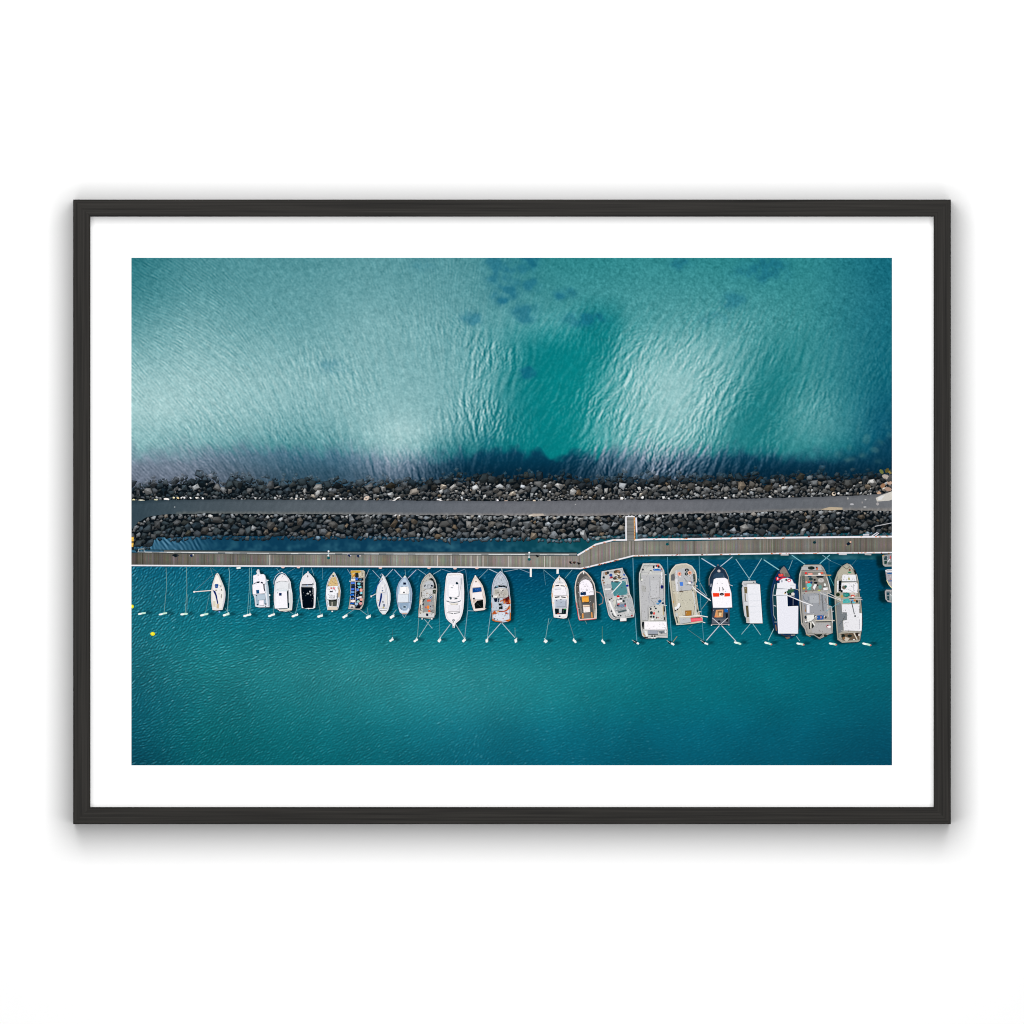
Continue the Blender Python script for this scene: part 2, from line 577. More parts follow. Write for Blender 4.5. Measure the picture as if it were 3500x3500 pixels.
 ('trawler', 'c7', 'pale grey trawler with rust stains over its whole aft deck', '''
P d2d8e6 485,210 560,260 660,390 740,560 780,760 800,1000 830,1200 830,1500 810,1840 720,1880 560,1910 330,1880 215,1840 195,1500 185,1200 200,950 210,700 270,480 370,310
P c2cad6 490,350 600,400 690,560 720,700 500,660 290,720 310,560 400,420
L16 8c9cb8 460,360 540,290
E d4d8de 490,430 40 36
P 1c3440 275,765 300,730 430,688 600,688 710,725 714,778 600,742 450,742 290,795
P 060e12 430,690 550,690 550,740 440,740
P 060e12 590,692 640,700 640,745 590,742
P 0a1418 660,715 712,735 712,775 670,765
E 7ab0c8 375,725 26 20
P cbc7c0 280,800 480,770 710,780 750,950 740,1080 270,1090 250,950
P b4b0a6 320,830 430,850 440,960 300,960
P bdb9b0 580,880 700,880 720,1000 600,1020
E 501818 455,1000 24 22
E 202020 570,855 22 16
E 606060 540,900 16 14
E 786c68 575,985 12 28
P f2eee8 260,1000 400,1020 380,1090 250,1085
P f4ece8 450,800 580,800 520,870
P c8d2de 200,1100 560,1100 560,1300 420,1500 220,1520
P 0a1830 260,1110 390,1100 380,1220 300,1240
P 1c2a40 400,1110 460,1110 440,1230 400,1230
P 8c2c14 570,1120 780,1080 810,1300 720,1310 650,1280 580,1230
P c06a28 455,1200 560,1160 560,1200 480,1230
P 5a1010 660,1100 780,1030 780,1160 680,1210
P 3a0a0a 650,1100 700,1095 690,1160 650,1150
P d88040 590,1200 640,1180 640,1290 590,1290
P d88848 760,1150 820,1160 825,1300 770,1250
P 06141c 430,1280 530,1280 530,1350 430,1350
P 0a1c24 440,1390 560,1370 560,1470 440,1470
P e8e8ea 620,1330 790,1310 720,1420 620,1450
P e0a060 760,1400 820,1350 820,1480 760,1480
P b84a1a 420,1520 600,1530 700,1470 760,1390 800,1350 780,1450 700,1530 620,1560 430,1560
P 6a2010 420,1525 560,1525 560,1550 430,1550
P e0b070 360,1550 430,1510 430,1560 380,1580
P b8521e 220,1600 310,1500 340,1580 430,1600 350,1630 240,1640
P b84418 640,1580 700,1570 740,1620 650,1640
P dfe6f2 430,1590 640,1570 650,1700 780,1650 780,1800 560,1860 300,1830 230,1700 300,1650
P d8e4f4 700,1540 780,1510 780,1590 720,1590
P b86a38 310,1660 330,1720 315,1720
P d0702c 640,1850 800,1790 800,1580 830,1580 825,1830 740,1880
P a83c14 690,1820 740,1815 730,1850 690,1845
P c87038 210,1780 330,1850 540,1880 540,1905 320,1880 215,1840
P a84018 550,1780 600,1760 580,1805
E 081824 295,1790 28 22
E 8a9090 390,1805 24 14
L22 c07048 205,1250 205,1420
L18 c88850 215,1600 215,1780
L18 101820 755,1000 782,1060
E 2a342c 222,1040 22 34
'''),
 ('motor_boat', 'c8', 'white cabin boat with two black window bands and a grey canopy over the aft deck', '''
P f4f0f0 400,340 430,400 560,500 640,640 700,820 715,1000 710,1250 690,1500 670,1700 640,1760 540,1780 220,1740 190,1500 160,1250 145,1000 160,820 200,640 280,500 370,400
L24 e8b868 235,660 185,760
L26 e8b868 600,670 650,720
L28 e0b088 170,930 185,1080
L24 e8b8a0 655,1020 690,1090
L24 f0c480 180,1230 210,1290
P e0e0e4 420,480 540,600 280,600
L14 8a8a88 420,480 425,600
L10 b0b0a8 330,540 420,600
E b08850 415,465 20 40
P 0a1424 250,720 280,680 400,665 400,700
P 0a1424 440,680 560,690 590,725 450,708
P f4f0f6 230,770 600,740 640,1010 220,1020
P e4e6ec 240,760 420,745 460,800 240,810
P ffffff 480,720 540,740 530,810 490,820
P 08121e 250,1060 410,1040 410,1080 260,1100
P 08121e 460,1045 610,1065 615,1100 470,1082
P c0c8d6 240,1150 640,1140 640,1420 250,1430
P b2bcca 300,1190 600,1190 600,1380 300,1390
E 3a4050 315,1190 22 14
E 2a3040 455,1155 26 16
E 70788a 460,1250 20 12
P 081820 250,1450 640,1450 620,1630 270,1640
P c8ccd0 390,1450 490,1450 480,1600 390,1600
E 188838 600,1470 34 24
E c85848 370,1620 44 12
L10 506058 540,1480 545,1600
E 0a1c58 415,1700 32 22
L10 c8c0b8 500,1720 600,1730
'''),
 ('wooden_boat', 'c8', 'dark decked wooden boat with rounded white cabin, solar panel and orange box', '''
P f0e6de 1210,190 1320,270 1450,420 1560,620 1600,830 1620,1150 1640,1500 1635,1780 1380,1810 1060,1840 1020,1650 960,1350 920,1000 910,750 940,550 1010,350 1110,240
P 585654 1210,240 1310,320 1440,480 1540,680 1570,1000 1580,1400 1570,1760 1090,1790 1060,1640 1000,1300 955,900 955,650 1000,480 1080,320
P 85817f 1200,400 1290,370 1420,460 1480,560 1300,480 1140,520 1060,600 1100,500
P 2a2c2c 960,680 1030,660 1030,700 960,710
P 3a3a3c 1000,1060 1060,1100 1100,1500 1070,1500
P faf4fc 1060,700 1080,600 1160,510 1280,485 1400,530 1480,650 1530,850 1540,990 1080,1050
P 0a2c54 1090,910 1280,890 1290,1000 1110,1010
P f0a840 1140,1050 1365,1030 1385,1230 1160,1240
P e89434 1170,1060 1350,1045 1350,1090 1180,1100
P 34302c 1160,1240 1385,1230 1380,1260 1170,1275
P f4ece8 1180,1330 1400,1330 1420,1560 1210,1580
P f0d4b8 1180,1340 1400,1330 1400,1370 1190,1390
P a08c80 1210,1380 1400,1370 1400,1390 1220,1400
P 7a7672 1220,1600 1430,1600 1440,1770 1220,1780
P 8a8680 1060,1020 1130,1260 1160,1600 1110,1600 1030,1200
P e09850 1150,1610 1200,1600 1210,1770 1150,1780
P e09850 1450,1570 1490,1570 1510,1750 1460,1750
L16 f0e0c8 1540,1260 1560,1760
L16 8a6248 1500,1290 1520,1470
L18 e04848 960,1250 1040,1780 1070,1830
L22 e87878 1070,1830 1400,1810 1620,1780
E f0f0f0 1205,270 20 48
L14 d8a880 1310,290 1450,430
L18 202020 1510,640 1550,850
E 808080 1320,845 18 14
'''),
 ('work_barge', 'd1', 'flat grey work barge lying askew with a teal tarpaulin and nets at its front', '''
P d0d0d0 145,290 770,180 800,290 930,490 960,700 990,950 1060,1100 1140,1500 1110,1660 890,1690 890,1770 700,1790 690,1700 500,1750 410,1690 350,1600 300,1380 220,1000 140,620 125,520
P b9b9bd 240,700 430,650 500,950 480,1100 370,1150 300,1050
P 4a8890 420,620 860,560 930,980 700,1010 510,1030 460,800
E 8a6a50 280,350 48 52
E 2a3038 330,330 40 45
E 5a4634 610,310 110 66
E a07860 650,290 44 30
E b8a890 620,380 90 56
E 20242a 620,430 80 40
P f4f0ea 530,385 640,425 630,450 530,412
P f4ece4 580,340 640,350 690,400 660,400
E 2a4c94 420,400 50 45
E 902838 440,470 45 30
E d04860 400,490 24 18
E 3a6ab8 820,390 30 30
E 3c3a36 540,500 60 40
E 6a5a4a 680,470 60 40
E c0a878 600,530 34 22
E 10242c 205,470 36 36
E 9a6a4a 215,630 28 25
E 8a5a40 180,560 24 24
E 303a40 590,600 70 25
L22 e8e4dc 400,530 480,590
E 1a2c50 460,600 30 20
L24 f0ece4 500,570 640,570 750,600
L22 d8d0c0 690,440 870,460
L18 5a7088 700,540 930,490
E 1c3c7c 800,500 40 16
L28 eceaea 745,615 440,950
L38 f4f2f2 230,825 420,820
E 0a1824 455,820 25 20
L28 e8dcd8 880,580 910,700 980,990
E 0c1c90 915,720 40 34
P b8bcc0 850,1100 1040,1110 1120,1480 960,1420 900,1300
L10 9aa0a4 920,1220 970,1200 1000,1240 960,1280
P a6aaae 500,1090 850,1090 880,1450 560,1480
P d8d8d0 480,1090 600,1090 560,1300 520,1400
E d81818 640,1040 48 32
E 10203c 770,1030 50 18
E f0ece8 650,1090 40 22
P f8f6f6 610,1160 770,1150 770,1220 620,1230
E 18242c 720,1110 40 25
E 283434 800,1180 40 35
P 7488a4 640,1290 830,1270 850,1350 650,1360
E 101828 630,1310 25 35
E e05050 655,1270 40 18
E d05060 855,1320 28 32
E 18202a 850,1270 28 24
E 708078 860,1070 40 22
E 6a5a50 950,1055 26 16
P 4c5c62 620,1490 880,1430 900,1480 650,1540
P dce0e6 540,1430 760,1410 600,1450
P e8e8e8 910,1410 960,1430 960,1530 920,1530
L10 50585c 950,1400 1060,1500
L50 f4f2f0 375,1180 440,1360 580,1640
E 0c1824 385,1140 28 22
E 5a4a3c 440,1100 24 16
E 1a2430 440,1480 22 26
L30 202a30 460,1550 500,1630 590,1670
E 101c28 640,1610 24 22
E 101828 715,1615 24 22
E 981828 1050,1620 30 26
P f0ecec 700,1700 885,1690 885,1770 700,1785
'''),
 ('work_barge', 'd2', 'long light grey deck barge with a white roofed wheelhouse at its outer end', '''
P d2d2cf 215,105 400,100 600,110 650,170 700,270 715,400 720,700 720,1000 740,1180 760,1420 780,1620 780,1800 560,1790 480,1810 280,1810 200,1750 170,1600 155,1250 140,900 125,500 130,330 170,220
P c4c4c6 170,360 610,360 680,600 690,900 560,1040 360,1100 330,1400 200,1400 160,900 150,600
P cccccf 390,500 580,480 600,880 400,900
P b4b4b2 180,600 280,620 290,760 190,740
L10 a0a4ae 375,400 370,560 385,720 350,860 360,1000
L14 b0b0b2 170,310 400,300 640,300
L8 9a9c9c 390,110 290,220
L24 ececf4 645,300 645,560
E 141a68 650,640 32 45
P 1a1c24 445,160 480,150 480,220 440,210
P e04830 530,130 590,130 580,190 530,180
P 1a3a60 515,140 540,140 540,190 515,180
P 141820 560,160 590,150 600,200 560,210
P 1c6cc0 445,230 560,225 640,250 630,270 460,270
P a04848 630,200 660,230 660,260 630,250
P f4f0f0 490,190 530,190 530,220 490,220
E 3a4048 215,245 26 24
E 3a4a44 395,280 28 22
E ececea 395,298 26 14
E e8e8e0 195,475 26 26
L14 5a6a60 165,330 160,480
E 0e5898 600,965 40 38
E 5aa0d0 560,1020 40 20
E 122a50 670,1010 30 22
L14 d0d8e0 715,360 750,365
L12 e0e4e8 700,1060 760,1065
L8 787c80 400,930 470,1020
P d8d6d0 540,1050 680,1050 690,1400 360,1410 360,1120 440,1080
L10 8c8c88 330,1100 330,1390
E 101c2c 395,1140 20 30
E 1a3038 410,1230 36 40
E e03828 472,1245 24 32
E 0a1c30 462,1320 22 28
E 20303a 510,1130 24 20
E 303838 400,1320 30 22
E f4f4f4 435,1380 30 18
E b05050 560,1340 18 14
E 505860 480,1090 20 16
E 607068 570,1200 16 20
E 484848 525,1340 14 24
L12 d8b860 670,1080 680,1280
P 10181e 690,1070 712,1070 720,1200 690,1200
P 10181e 690,1330 720,1330 715,1400 695,1390
P fcf7fc 250,1430 755,1430 760,1610 260,1615
P 101820 205,1430 245,1430 235,1600 215,1590 190,1500
P a4aab6 330,1625 560,1630 560,1710 330,1720
L18 383e46 340,1720 560,1720
P 7c848a 560,1640 740,1630 750,1700 600,1700
E ececec 730,1660 22 34
E 303840 640,1690 24 14
L46 ececea 275,1640 310,1770
L16 c89048 215,1690 270,1780
L26 1a1c20 240,1795 330,1785
E 181818 425,1760 20 20
E 181818 487,1760 20 20
E f4f4f4 425,1800 24 14
E f4f4f4 487,1800 24 14
'''),
 ('work_barge', 'd3', 'beige work barge with rounded front, long crane arm and red float at its outer end', '''
P d6cebb 430,140 580,130 720,200 820,340 855,460 850,640 830,700 840,900 880,1200 910,1400 950,1560 1020,1620 1020,1740 780,1780 500,1810 300,1820 270,1700 230,1560 190,1300 150,1000 120,760 105,600 110,400 170,280 270,170
P c6c1b4 280,200 560,160 700,230 790,380 800,660 700,880 260,900 170,700 150,400
L18 eeeae2 110,640 110,430 170,300 280,170 430,140 580,135 720,200 820,340 850,460 850,640
P c2c3c6 300,310 490,260 700,270 760,420 790,680 700,850 350,890 330,600 270,560
P e6e6ec 260,560 330,560 350,900 300,900
P d8d8e0 270,330 310,310 330,560 270,560
P 6c6e72 150,440 240,400 260,520 240,600 150,600
P 30403c 750,420 800,420 820,600 770,660
P cfcab8 330,920 740,900 800,1300 760,1540 480,1560 360,1300
P c2b8a0 200,960 260,960 300,1250 240,1300
E f0a890 380,415 56 56
E 902030 380,415 18 20
E f0b090 665,385 55 52
E 501820 668,385 20 22
E 060a0c 585,310 58 44
E 101414 570,415 45 45
E c0c8c8 585,315 18 16
E b8d0c8 570,415 14 14
E e8e8e8 400,490 26 22
E e8e8e8 672,465 22 22
P 4a80d8 385,640 480,640 480,745 400,745
E f8f4f4 665,660 46 40
L18 884038 640,620 700,620
E 5a6490 705,645 14 30
L10 6a7078 500,520 600,640
L12 909494 540,720 700,700
L16 101418 790,735 860,760
L22 e8e8e8 825,740 880,750
L24 101820 850,830 960,910
L26 f0f0f0 730,760 850,880 1240,1150
L12 d8d8dc 830,790 1130,1030
L22 d8dee0 745,880 790,1150 850,1540
E 303c38 745,865 20 18
L12 e0dac8 330,1090 450,1110 540,1200 560,1320
E c09858 215,1185 14 40
P f0f0f0 340,1220 400,1220 400,1300 340,1380 270,1440 240,1340 310,1310
E 14181c 320,1390 20 22
E 181c1c 405,1305 14 16
E 302428 270,1420 20 20
P 8a5a20 535,1425 715,1415 715,1575 545,1585
P b07a30 555,1450 690,1440 690,1555 560,1565
P d0d4d4 270,1480 340,1500 340,1580 270,1580
L24 3a4442 300,1600 330,1760
P c6c8ca 380,1620 680,1620 700,1740 400,1790
L22 f0f0f0 370,1600 940,1560
L24 f0f0f0 940,1560 1160,1600
P f05c6c 690,1640 990,1620 1020,1700 700,1740
L18 601818 690,1628 960,1610
L10 f08890 720,1680 1000,1660
L20 f0f0f0 1020,1740 1090,1760
E 405048 880,1430 28 40
L18 e8e8e4 900,1450 980,1460
L24 e8e4da 330,900 340,970
L20 503c28 370,905 490,905
L18 e8e4d8 290,1810 500,1800
'''),
 ('motor_boat', 'd4', 'dark blue boat with a long white roof crossed by a red orange stripe', '''
P 1f3248 340,200 450,230 560,360 620,540 650,700 690,900 700,1280 640,1320 640,1740 400,1750 170,1730 180,1300 170,1000 100,700 110,500 180,330 260,240
L14 b4a8a0 105,700 105,520 160,380 270,240
L14 b4a8a0 440,230 530,300 610,470 640,680
P 2e455c 230,420 300,370 480,380 530,480 510,500 210,500
P fbf7fc 230,540 300,510 520,500 590,540 640,720 690,900 710,1280 560,1290 210,1290 190,1050 170,880 200,700
P f03c1c 200,900 375,905 375,1000 215,1005
P f03c1c 510,905 660,905 660,990 510,1000
E 1c1c24 440,935 60 36
E 8a6868 440,940 30 10
L14 202428 380,750 380,860
L14 303030 460,740 475,860
E 202020 490,800 16 16
E 9a9aa0 320,645 12 12
E 8a8a90 450,650 12 12
E a8b0b8 540,865 12 14
E c8c0c0 365,320 40 36
E 807070 340,165 14 24
P 3c4654 200,1310 640,1310 630,1700 180,1720
P d89c68 290,1350 480,1340 470,1540 310,1550 250,1540
P 8a6440 330,1380 450,1370 450,1500 340,1500
P e8c898 360,1420 440,1420 430,1510 360,1510
P f08850 250,1510 310,1490 300,1545 250,1545
P 0c62b8 510,1320 600,1320 600,1410 515,1410
P 5c626c 190,1580 600,1580 600,1700 180,1700
E 0c1420 370,1650 40 24
P 0c141c 540,1440 600,1440 600,1660 560,1660
L18 b8aca8 170,1730 600,1730
P 10141c 150,1310 200,1310 190,1480
L12 707880 635,1310 630,1740
L14 e8e8ec 190,1560 400,1740
L14 e8e8ec 400,1740 600,1560
E ffffff 170,1755 16 14
E ffffff 628,1745 16 14
L14 d8dce0 640,680 730,715
L20 c0c8d4 160,660 150,740
'''),
 ('pontoon_boat', 'd4', 'narrow white pontoon under a long plain white awning', '''
P d4d4d8 1000,590 1330,580 1350,650 1450,680 1470,1000 1500,1400 1515,1700 1190,1700 1090,1690 1080,1560 1040,1500 1010,1300 990,1100 975,900 970,780 1000,700 970,670
P c8c8c8 1010,600 1330,590 1340,640 1010,660
E 101010 1285,620 16 16
P 706244 1030,740 1110,740 1110,910 1040,920
P 685c3e 1040,930 1070,930 1080,1110 1050,1110
P d8d8dc 1070,950 1120,950 1130,1220 1080,1220
P 5a5038 1070,1240 1140,1240 1160,1540 1100,1550
L14 384048 1030,690 1110,690
L14 384048 1040,1120 1120,1120
L16 283430 1070,1245 1140,1245
P c0b8b0 1090,1560 1160,1560 1170,1680 1090,1680
P ececf2 1115,680 1440,680 1515,1700 1190,1700
L12 ffffff 1115,685 1440,685 1510,1690 1195,1695
L8 d4d8e0 1150,940 1440,930
L8 d4d8e0 1160,1110 1450,1100
L8 d4d8e0 1170,1260 1470,1250
L8 d4d8e0 1180,1410 1480,1400
'''),
 ('fishing_boat', 'd5', 'navy hulled fishing boat with a stepped white roof and red gear on the foredeck', '''
P 10345c 400,150 460,230 540,380 580,450 640,520 700,600 740,900 730,1500 700,1700 560,1800 430,1760 280,1720 180,1600 130,1400 90,1150 85,900 110,650 170,450 250,310 340,210
P 123a44 180,600 240,500 250,1300 200,1500 150,1250 150,800
P 8c8078 395,170 440,220 520,370 530,410 380,400 310,330 300,280 350,210
P 6c6c60 420,320 500,340 520,400 420,410
P 14404a 280,330 380,330 400,390 270,400
P e84840 270,345 380,340 385,400 280,410
P f02c30 210,430 260,410 280,490 220,490
P e01830 260,450 380,420 470,410 400,440 290,470
E f8e8e8 255,450 16 24
P 101c24 215,500 250,500 240,540 220,540
P ececf2 300,490 360,450 480,430 580,470 620,560 660,570 660,680 500,690 240,680 240,560 300,550
E 2c4c48 450,480 24 28
E e03058 515,490 42 38
E ffffff 515,495 22 20
L12 b8c0cc 530,600 640,600
E 7a8898 350,510 14 30
P ececf2 230,690 490,690 470,840 210,830
L10 98a0aa 230,670 500,690
L10 b0b8c0 250,830 470,830
P eaeaf3 225,840 465,840 475,1090 720,1080 715,1700 265,1700 245,1300
L14 ffffff 465,845 475,1090
L14 ffffff 475,1090 720,1080
L14 ffffff 235,850 250,1300 270,1690 700,1695
P 061430 480,850 720,950 720,1070 490,1085
L12 8890a0 605,920 605,1060
P 2e5c44 450,740 520,700 620,690 640,730 560,780 470,790
E 0c141c 430,770 20 25
E 101418 560,800 30 22
E e8e4e0 600,800 40 34
E e0c090 415,790 18 16
E 1c2420 500,810 22 20
L16 c8c4b8 520,830 640,850
E 6a6458 560,670 24 16
L20 f4f2f4 470,830 600,885 799,970 1049,1065
L12 c0c8cc 190,580 150,760 145,830
L12 a8b0b0 140,830 150,1050 160,1280 210,1380
L16 d8dce0 145,825 220,835
L16 d8dce0 160,1060 220,1080
L14 a8b0b4 180,1440 240,1440
L22 8a6a4a 205,1500 225,1640
P 7a6858 420,1790 520,1770 540,1800 470,1830
L20 3a3a36 330,1720 430,1760 560,1740 650,1730
L12 c0b8a8 660,690 720,700 760,770
L14 c8c0b0 560,1740 650,1735
'''),
 ('trawler', 'd6', 'grey steel trawler with nets and coloured crates heaped in front of a bare deck', '''
P b0aca6 250,140 640,135 700,200 740,280 800,450 840,620 880,770 800,800 810,1050 880,1080 910,1480 905,1690 820,1720 600,1830 480,1740 310,1740 270,1600 190,1490 150,900 130,600 145,350 190,240
L14 d2ccbf 640,140 250,145 190,250 150,380 135,600 160,1000 200,1490
L12 38403e 175,400 165,640 185,1000 220,1460
P c0bfc0 200,180 640,170 660,260 190,250
E 1a2826 420,210 80 40
E c86848 550,220 26 38
P 303830 340,180 400,180 380,230
P 3c3c3c 520,180 560,180 560,210 520,210
L10 505458 190,265 740,275
P 8a877f 190,290 740,300 790,560 780,700 200,760
P 58605a 200,400 270,380 290,640 210,680
P a2a5ab 220,800 760,760 800,1080 790,1280 260,1260 220,1000
P b4b7bc 380,840 580,830 590,1000 400,1010
E e82028 298,325 28 22
P f0a898 350,330 440,320 460,360 350,370
L20 e8e0d8 270,380 740,370
L20 d0a060 740,370 870,375
E f4f0f0 610,345 36 26
E e85838 660,325 36 22
P 141c24 520,390 720,390 680,430 560,430
E 305060 380,405 50 20
E 2a4244 410,460 46 36
E 181c20 495,480 28 22
E 101820 520,545 45 24
E c8c4c0 640,490 70 50
E d83028 365,535 24 26
E f09088 310,530 24 28
E 60c8c8 370,600 60 48
E 1c3c78 420,540 26 26
E 48a8a0 370,680 45 34
E b8e0d8 345,660 16 14
P f0ecee 450,650 500,570 545,590 490,710
E 1a2024 565,600 18 22
E 6a9a94 620,640 40 50
E c0cc60 600,720 32 14
E e0b830 255,675 28 20
E a84048 300,740 24 14
P f4f2f4 690,660 790,650 790,710 700,720
E e8ece8 730,590 24 36
E 101c20 715,640 24 14
L18 dcdad8 620,770 900,880 1100,950
L14 e0dedc 800,780 1000,880 1100,920
L14 d4d2ce 780,760 800,1200 810,1320
L12 6c7886 240,840 260,930 320,970 370,920 340,860
L10 8a7860 610,800 615,1050
L30 7a7c80 660,820 690,1180
L14 886c50 745,900 760,1000
L60 ececf2 350,1050 350,1230
E a87848 285,1180 16 30
L14 90704e 275,1040 285,1200
P ecece8 310,1290 480,1270 490,1350 420,1410 330,1440
P 1a2226 360,1460 400,1450 390,1600 370,1600
P 202420 440,1460 490,1540 450,1600 430,1560
L28 f0eeea 440,1430 540,1580 470,1620
L24 e4e0d4 405,1440 405,1580
E 1c2830 290,1330 28 38
E 18242c 300,1440 34 28
E f4f4f4 295,1430 20 20
P 2058a0 550,1290 700,1280 700,1380 550,1390
E d08868 640,1330 14 30
E 1c2428 510,1310 26 30
E f0f0f0 520,1315 14 20
E 1a2022 740,1330 30 30
E e8e8e8 725,1320 12 18
L22 d8d0be 510,1410 950,1405
L18 202c34 520,1435 880,1430
P b6b5b5 540,1460 840,1460 880,1690 450,1690 420,1620
E 902838 800,1540 38 40
E f6f2f4 825,1548 46 26
E 705050 600,1640 10 10
L12 d8dce0 820,1080 880,1090 890,1200 905,1460
L12 e0e4e8 880,1200 930,1190
L10 60a8b8 760,1190 930,1080 1080,990
P 1a2422 480,1720 680,1710 600,1790
L16 a8906a 300,1720 400,1770
E 28302c 740,1750 40 30
L10 80786a 480,1740 600,1820 680,1750
L14 eceae4 770,420 830,600 850,760
'''),
 ('trawler', 'd7', 'beige decked trawler with notched white roof and teal nets behind its wheelhouse', '''
P aeaa9c 345,95 430,140 510,240 560,350 590,500 600,700 640,900 660,1150 665,1400 650,1530 620,1740 580,1770 380,1780 240,1790 140,1720 120,1500 90,1100 75,700 80,450 140,280 230,160
P bbb6a4 340,130 430,200 490,330 250,340 150,440 140,330 230,200
L12 3a3c34 250,160 340,220 400,170
E 7a4838 400,235 22 26
E 2c8a68 400,290 36 18
L14 d8d8d2 400,120 470,200 540,320 580,480
P 10181c 470,190 520,260 550,330 510,330
P ececf0 245,335 525,340 545,480 235,480
E b0a868 385,425 20 30
L14 6a7278 230,480 550,485
P f0eef2 225,510 540,500 570,530 570,730 400,720 215,710
P 061018 170,470 230,460 215,690 160,690
P ececf0 130,470 165,460 160,700 130,710
E 0a1418 230,690 24 28
E 7a6e60 280,610 44 44
E 205850 315,590 28 28
L10 a0a4ac 480,540 490,700
L8 a0a8b0 350,640 500,720
E 203020 150,760 42 40
E c0a060 235,800 30 30
P 1f7a74 260,730 380,720 410,780 340,820 260,800
P 4fb0ae 250,870 370,840 430,930 260,950
E 2c9890 330,770 40 24
E d8d0c8 480,750 70 40
E e04030 465,790 42 26
E f4e8e0 465,805 24 18
P 303438 380,830 500,840 490,860 400,850
L14 d0ccce 0,760 120,820 260,890
L14 d0ccce 380,825 650,830
L14 d0ccce 400,860 670,870
E 4890d0 460,890 24 18
E e88838 510,885 26 22
E 58b8c8 480,930 36 18
E 101c20 555,910 20 30
P 7f8488 120,900 220,960 235,1140 340,1150 340,1300 250,1310 265,1540 160,1590 130,1300
L8 2c4450 330,1170 250,1310 170,1430
P e9e8ec 235,970 610,965 600,1150 650,1160 650,1540 275,1525 260,1320 345,1300 340,1140 240,1135
P f4f2f4 620,1160 660,1160 655,1520 620,1520
L12 c0c0c8 605,1290 610,1500
L18 303a40 435,900 500,1180
E 20282c 515,1220 18 22
P 6a5a48 200,1600 600,1560 610,1720 250,1740
E 182420 260,1640 40 40
E 1c2824 400,1640 50 30
E 2a2420 560,1600 30 50
P d0c8b8 300,1660 400,1690 340,1770 280,1720
L22 e8e0d0 490,1580 560,1720
E e8e0d8 600,1620 20 24
L14 c8c4bc 220,1530 400,1570 620,1560
L16 b8b0a0 140,1720 330,1765 580,1760
E 8a6848 280,1690 26 30
E f0f0f0 490,1720 20 12
L14 d8dce0 580,665 630,660
L10 5a9098 600,960 615,900
'''),
 ('small_boat', 'd8', 'grey open tender cut by the right edge of the picture, nearest the boardwalk', '''
P 96989a 340,180 390,160 667,130 667,545 440,550 380,510
P 2a4448 400,210 500,200 500,330 400,330
P 1f4038 410,360 500,350 500,460 410,460
P 8c9094 500,190 590,190 590,400 500,460
P b84850 590,190 630,190 630,290 590,290
P 5e6a66 540,410 650,400 640,480 540,480
L24 ececec 520,400 590,300
L26 b8b4ac 360,200 375,480 430,530 667,520
L22 d0a030 345,200 400,165
'''),
 ('small_boat', 'd8', 'yellow rimmed boat with blue bands cut by the right edge of the picture', '''
P a8a4a8 440,660 520,640 667,640 667,1260 600,1210 530,1100 480,980
P 1a5a94 500,750 667,740 667,800 510,790
P 0f5494 520,1010 667,1000 667,1035 530,1035
L24 ececf0 667,650 500,655 445,690
L24 ececf0 445,690 520,720 667,700
L24 e8e0a0 490,1000 560,1140 667,1260
E a03848 610,960 30 14
E 907878 560,835 20 12
'''),
 ('small_boat', 'd8', 'round cornered grey tender cut by the right edge of the picture, farthest from the boardwalk', '''
P 8c9092 430,1340 480,1300 667,1310 667,1730 540,1710 450,1630
P 1c4250 490,1380 580,1380 580,1490 490,1490
P 1c4048 500,1520 570,1520 580,1660 500,1640
P 98a0a2 590,1420 660,1540 640,1660 590,1660
L22 c4bcbc 667,1350 490,1340 440,1380 460,1610 530,1700 667,1720
L20 e0e4e4 600,1460 650,1510
'''),
]


def parse(crop, text):
    x0, y0, s = CROPS[crop]
    out = []
    for ln in text.strip().splitlines():
        t = ln.split()
        col = hexrgb(t[1])
        if t[0] == 'E':
            cx, cy = [float(k) for k in t[2].split(',')]
            rx, ry = float(t[3]), float(t[4])
            rot = math.radians(float(t[5])) if len(t) > 5 else 0.0
            out.append(('E', col, x0 + cx * s, y0 + cy * s, rx * s, ry * s, rot))
        else:
            pts = [tuple(float(k) for k in p.split(',')) for p in t[2:]]
            pts = [(x0 + a * s, y0 + b * s) for a, b in pts]
            if t[0] == 'P':
                out.append(('P', col, pts))
            else:
                out.append(('L', col, float(t[0][1:]) * s, pts))
    return out


PARSED = [(n, lab, parse(c, t)) for n, c, lab, t in BOATS]

# ------------------------------------------------------------------ the printed sheet: water as fine pigment grid
STEP = 2.6
NX, NY = int(2599.7 / STEP) + 1, int(1734.8 / STEP) + 1
gx = np.linspace(449.1, 3048.8, NX)
gy = np.linspace(881.0, 2615.8, NY)
XX, YY = np.meshgrid(gx, gy)
rng = np.random.default_rng(5)


def sstep(a, b2, t):
    t = np.clip((t - a) / (b2 - a), 0, 1)
    return t * t * (3 - 2 * t)


FX = np.fft.fftfreq(NX, d=(gx[1] - gx[0]))[None, :]
FY = np.fft.fftfreq(NY, d=(gy[1] - gy[0]))[:, None]
FR = np.sqrt(FX ** 2 + FY ** 2) + 1e-9
FA = np.arctan2(FY, FX)


def lowpass(a, sig):
    return np.real(np.fft.ifft2(np.fft.fft2(a) * np.exp(-2 * (np.pi * sig * FR) ** 2)))


def smooth_noise(sig):
    n = lowpass(rng.standard_normal((NY, NX)), sig)
    return n / n.std()


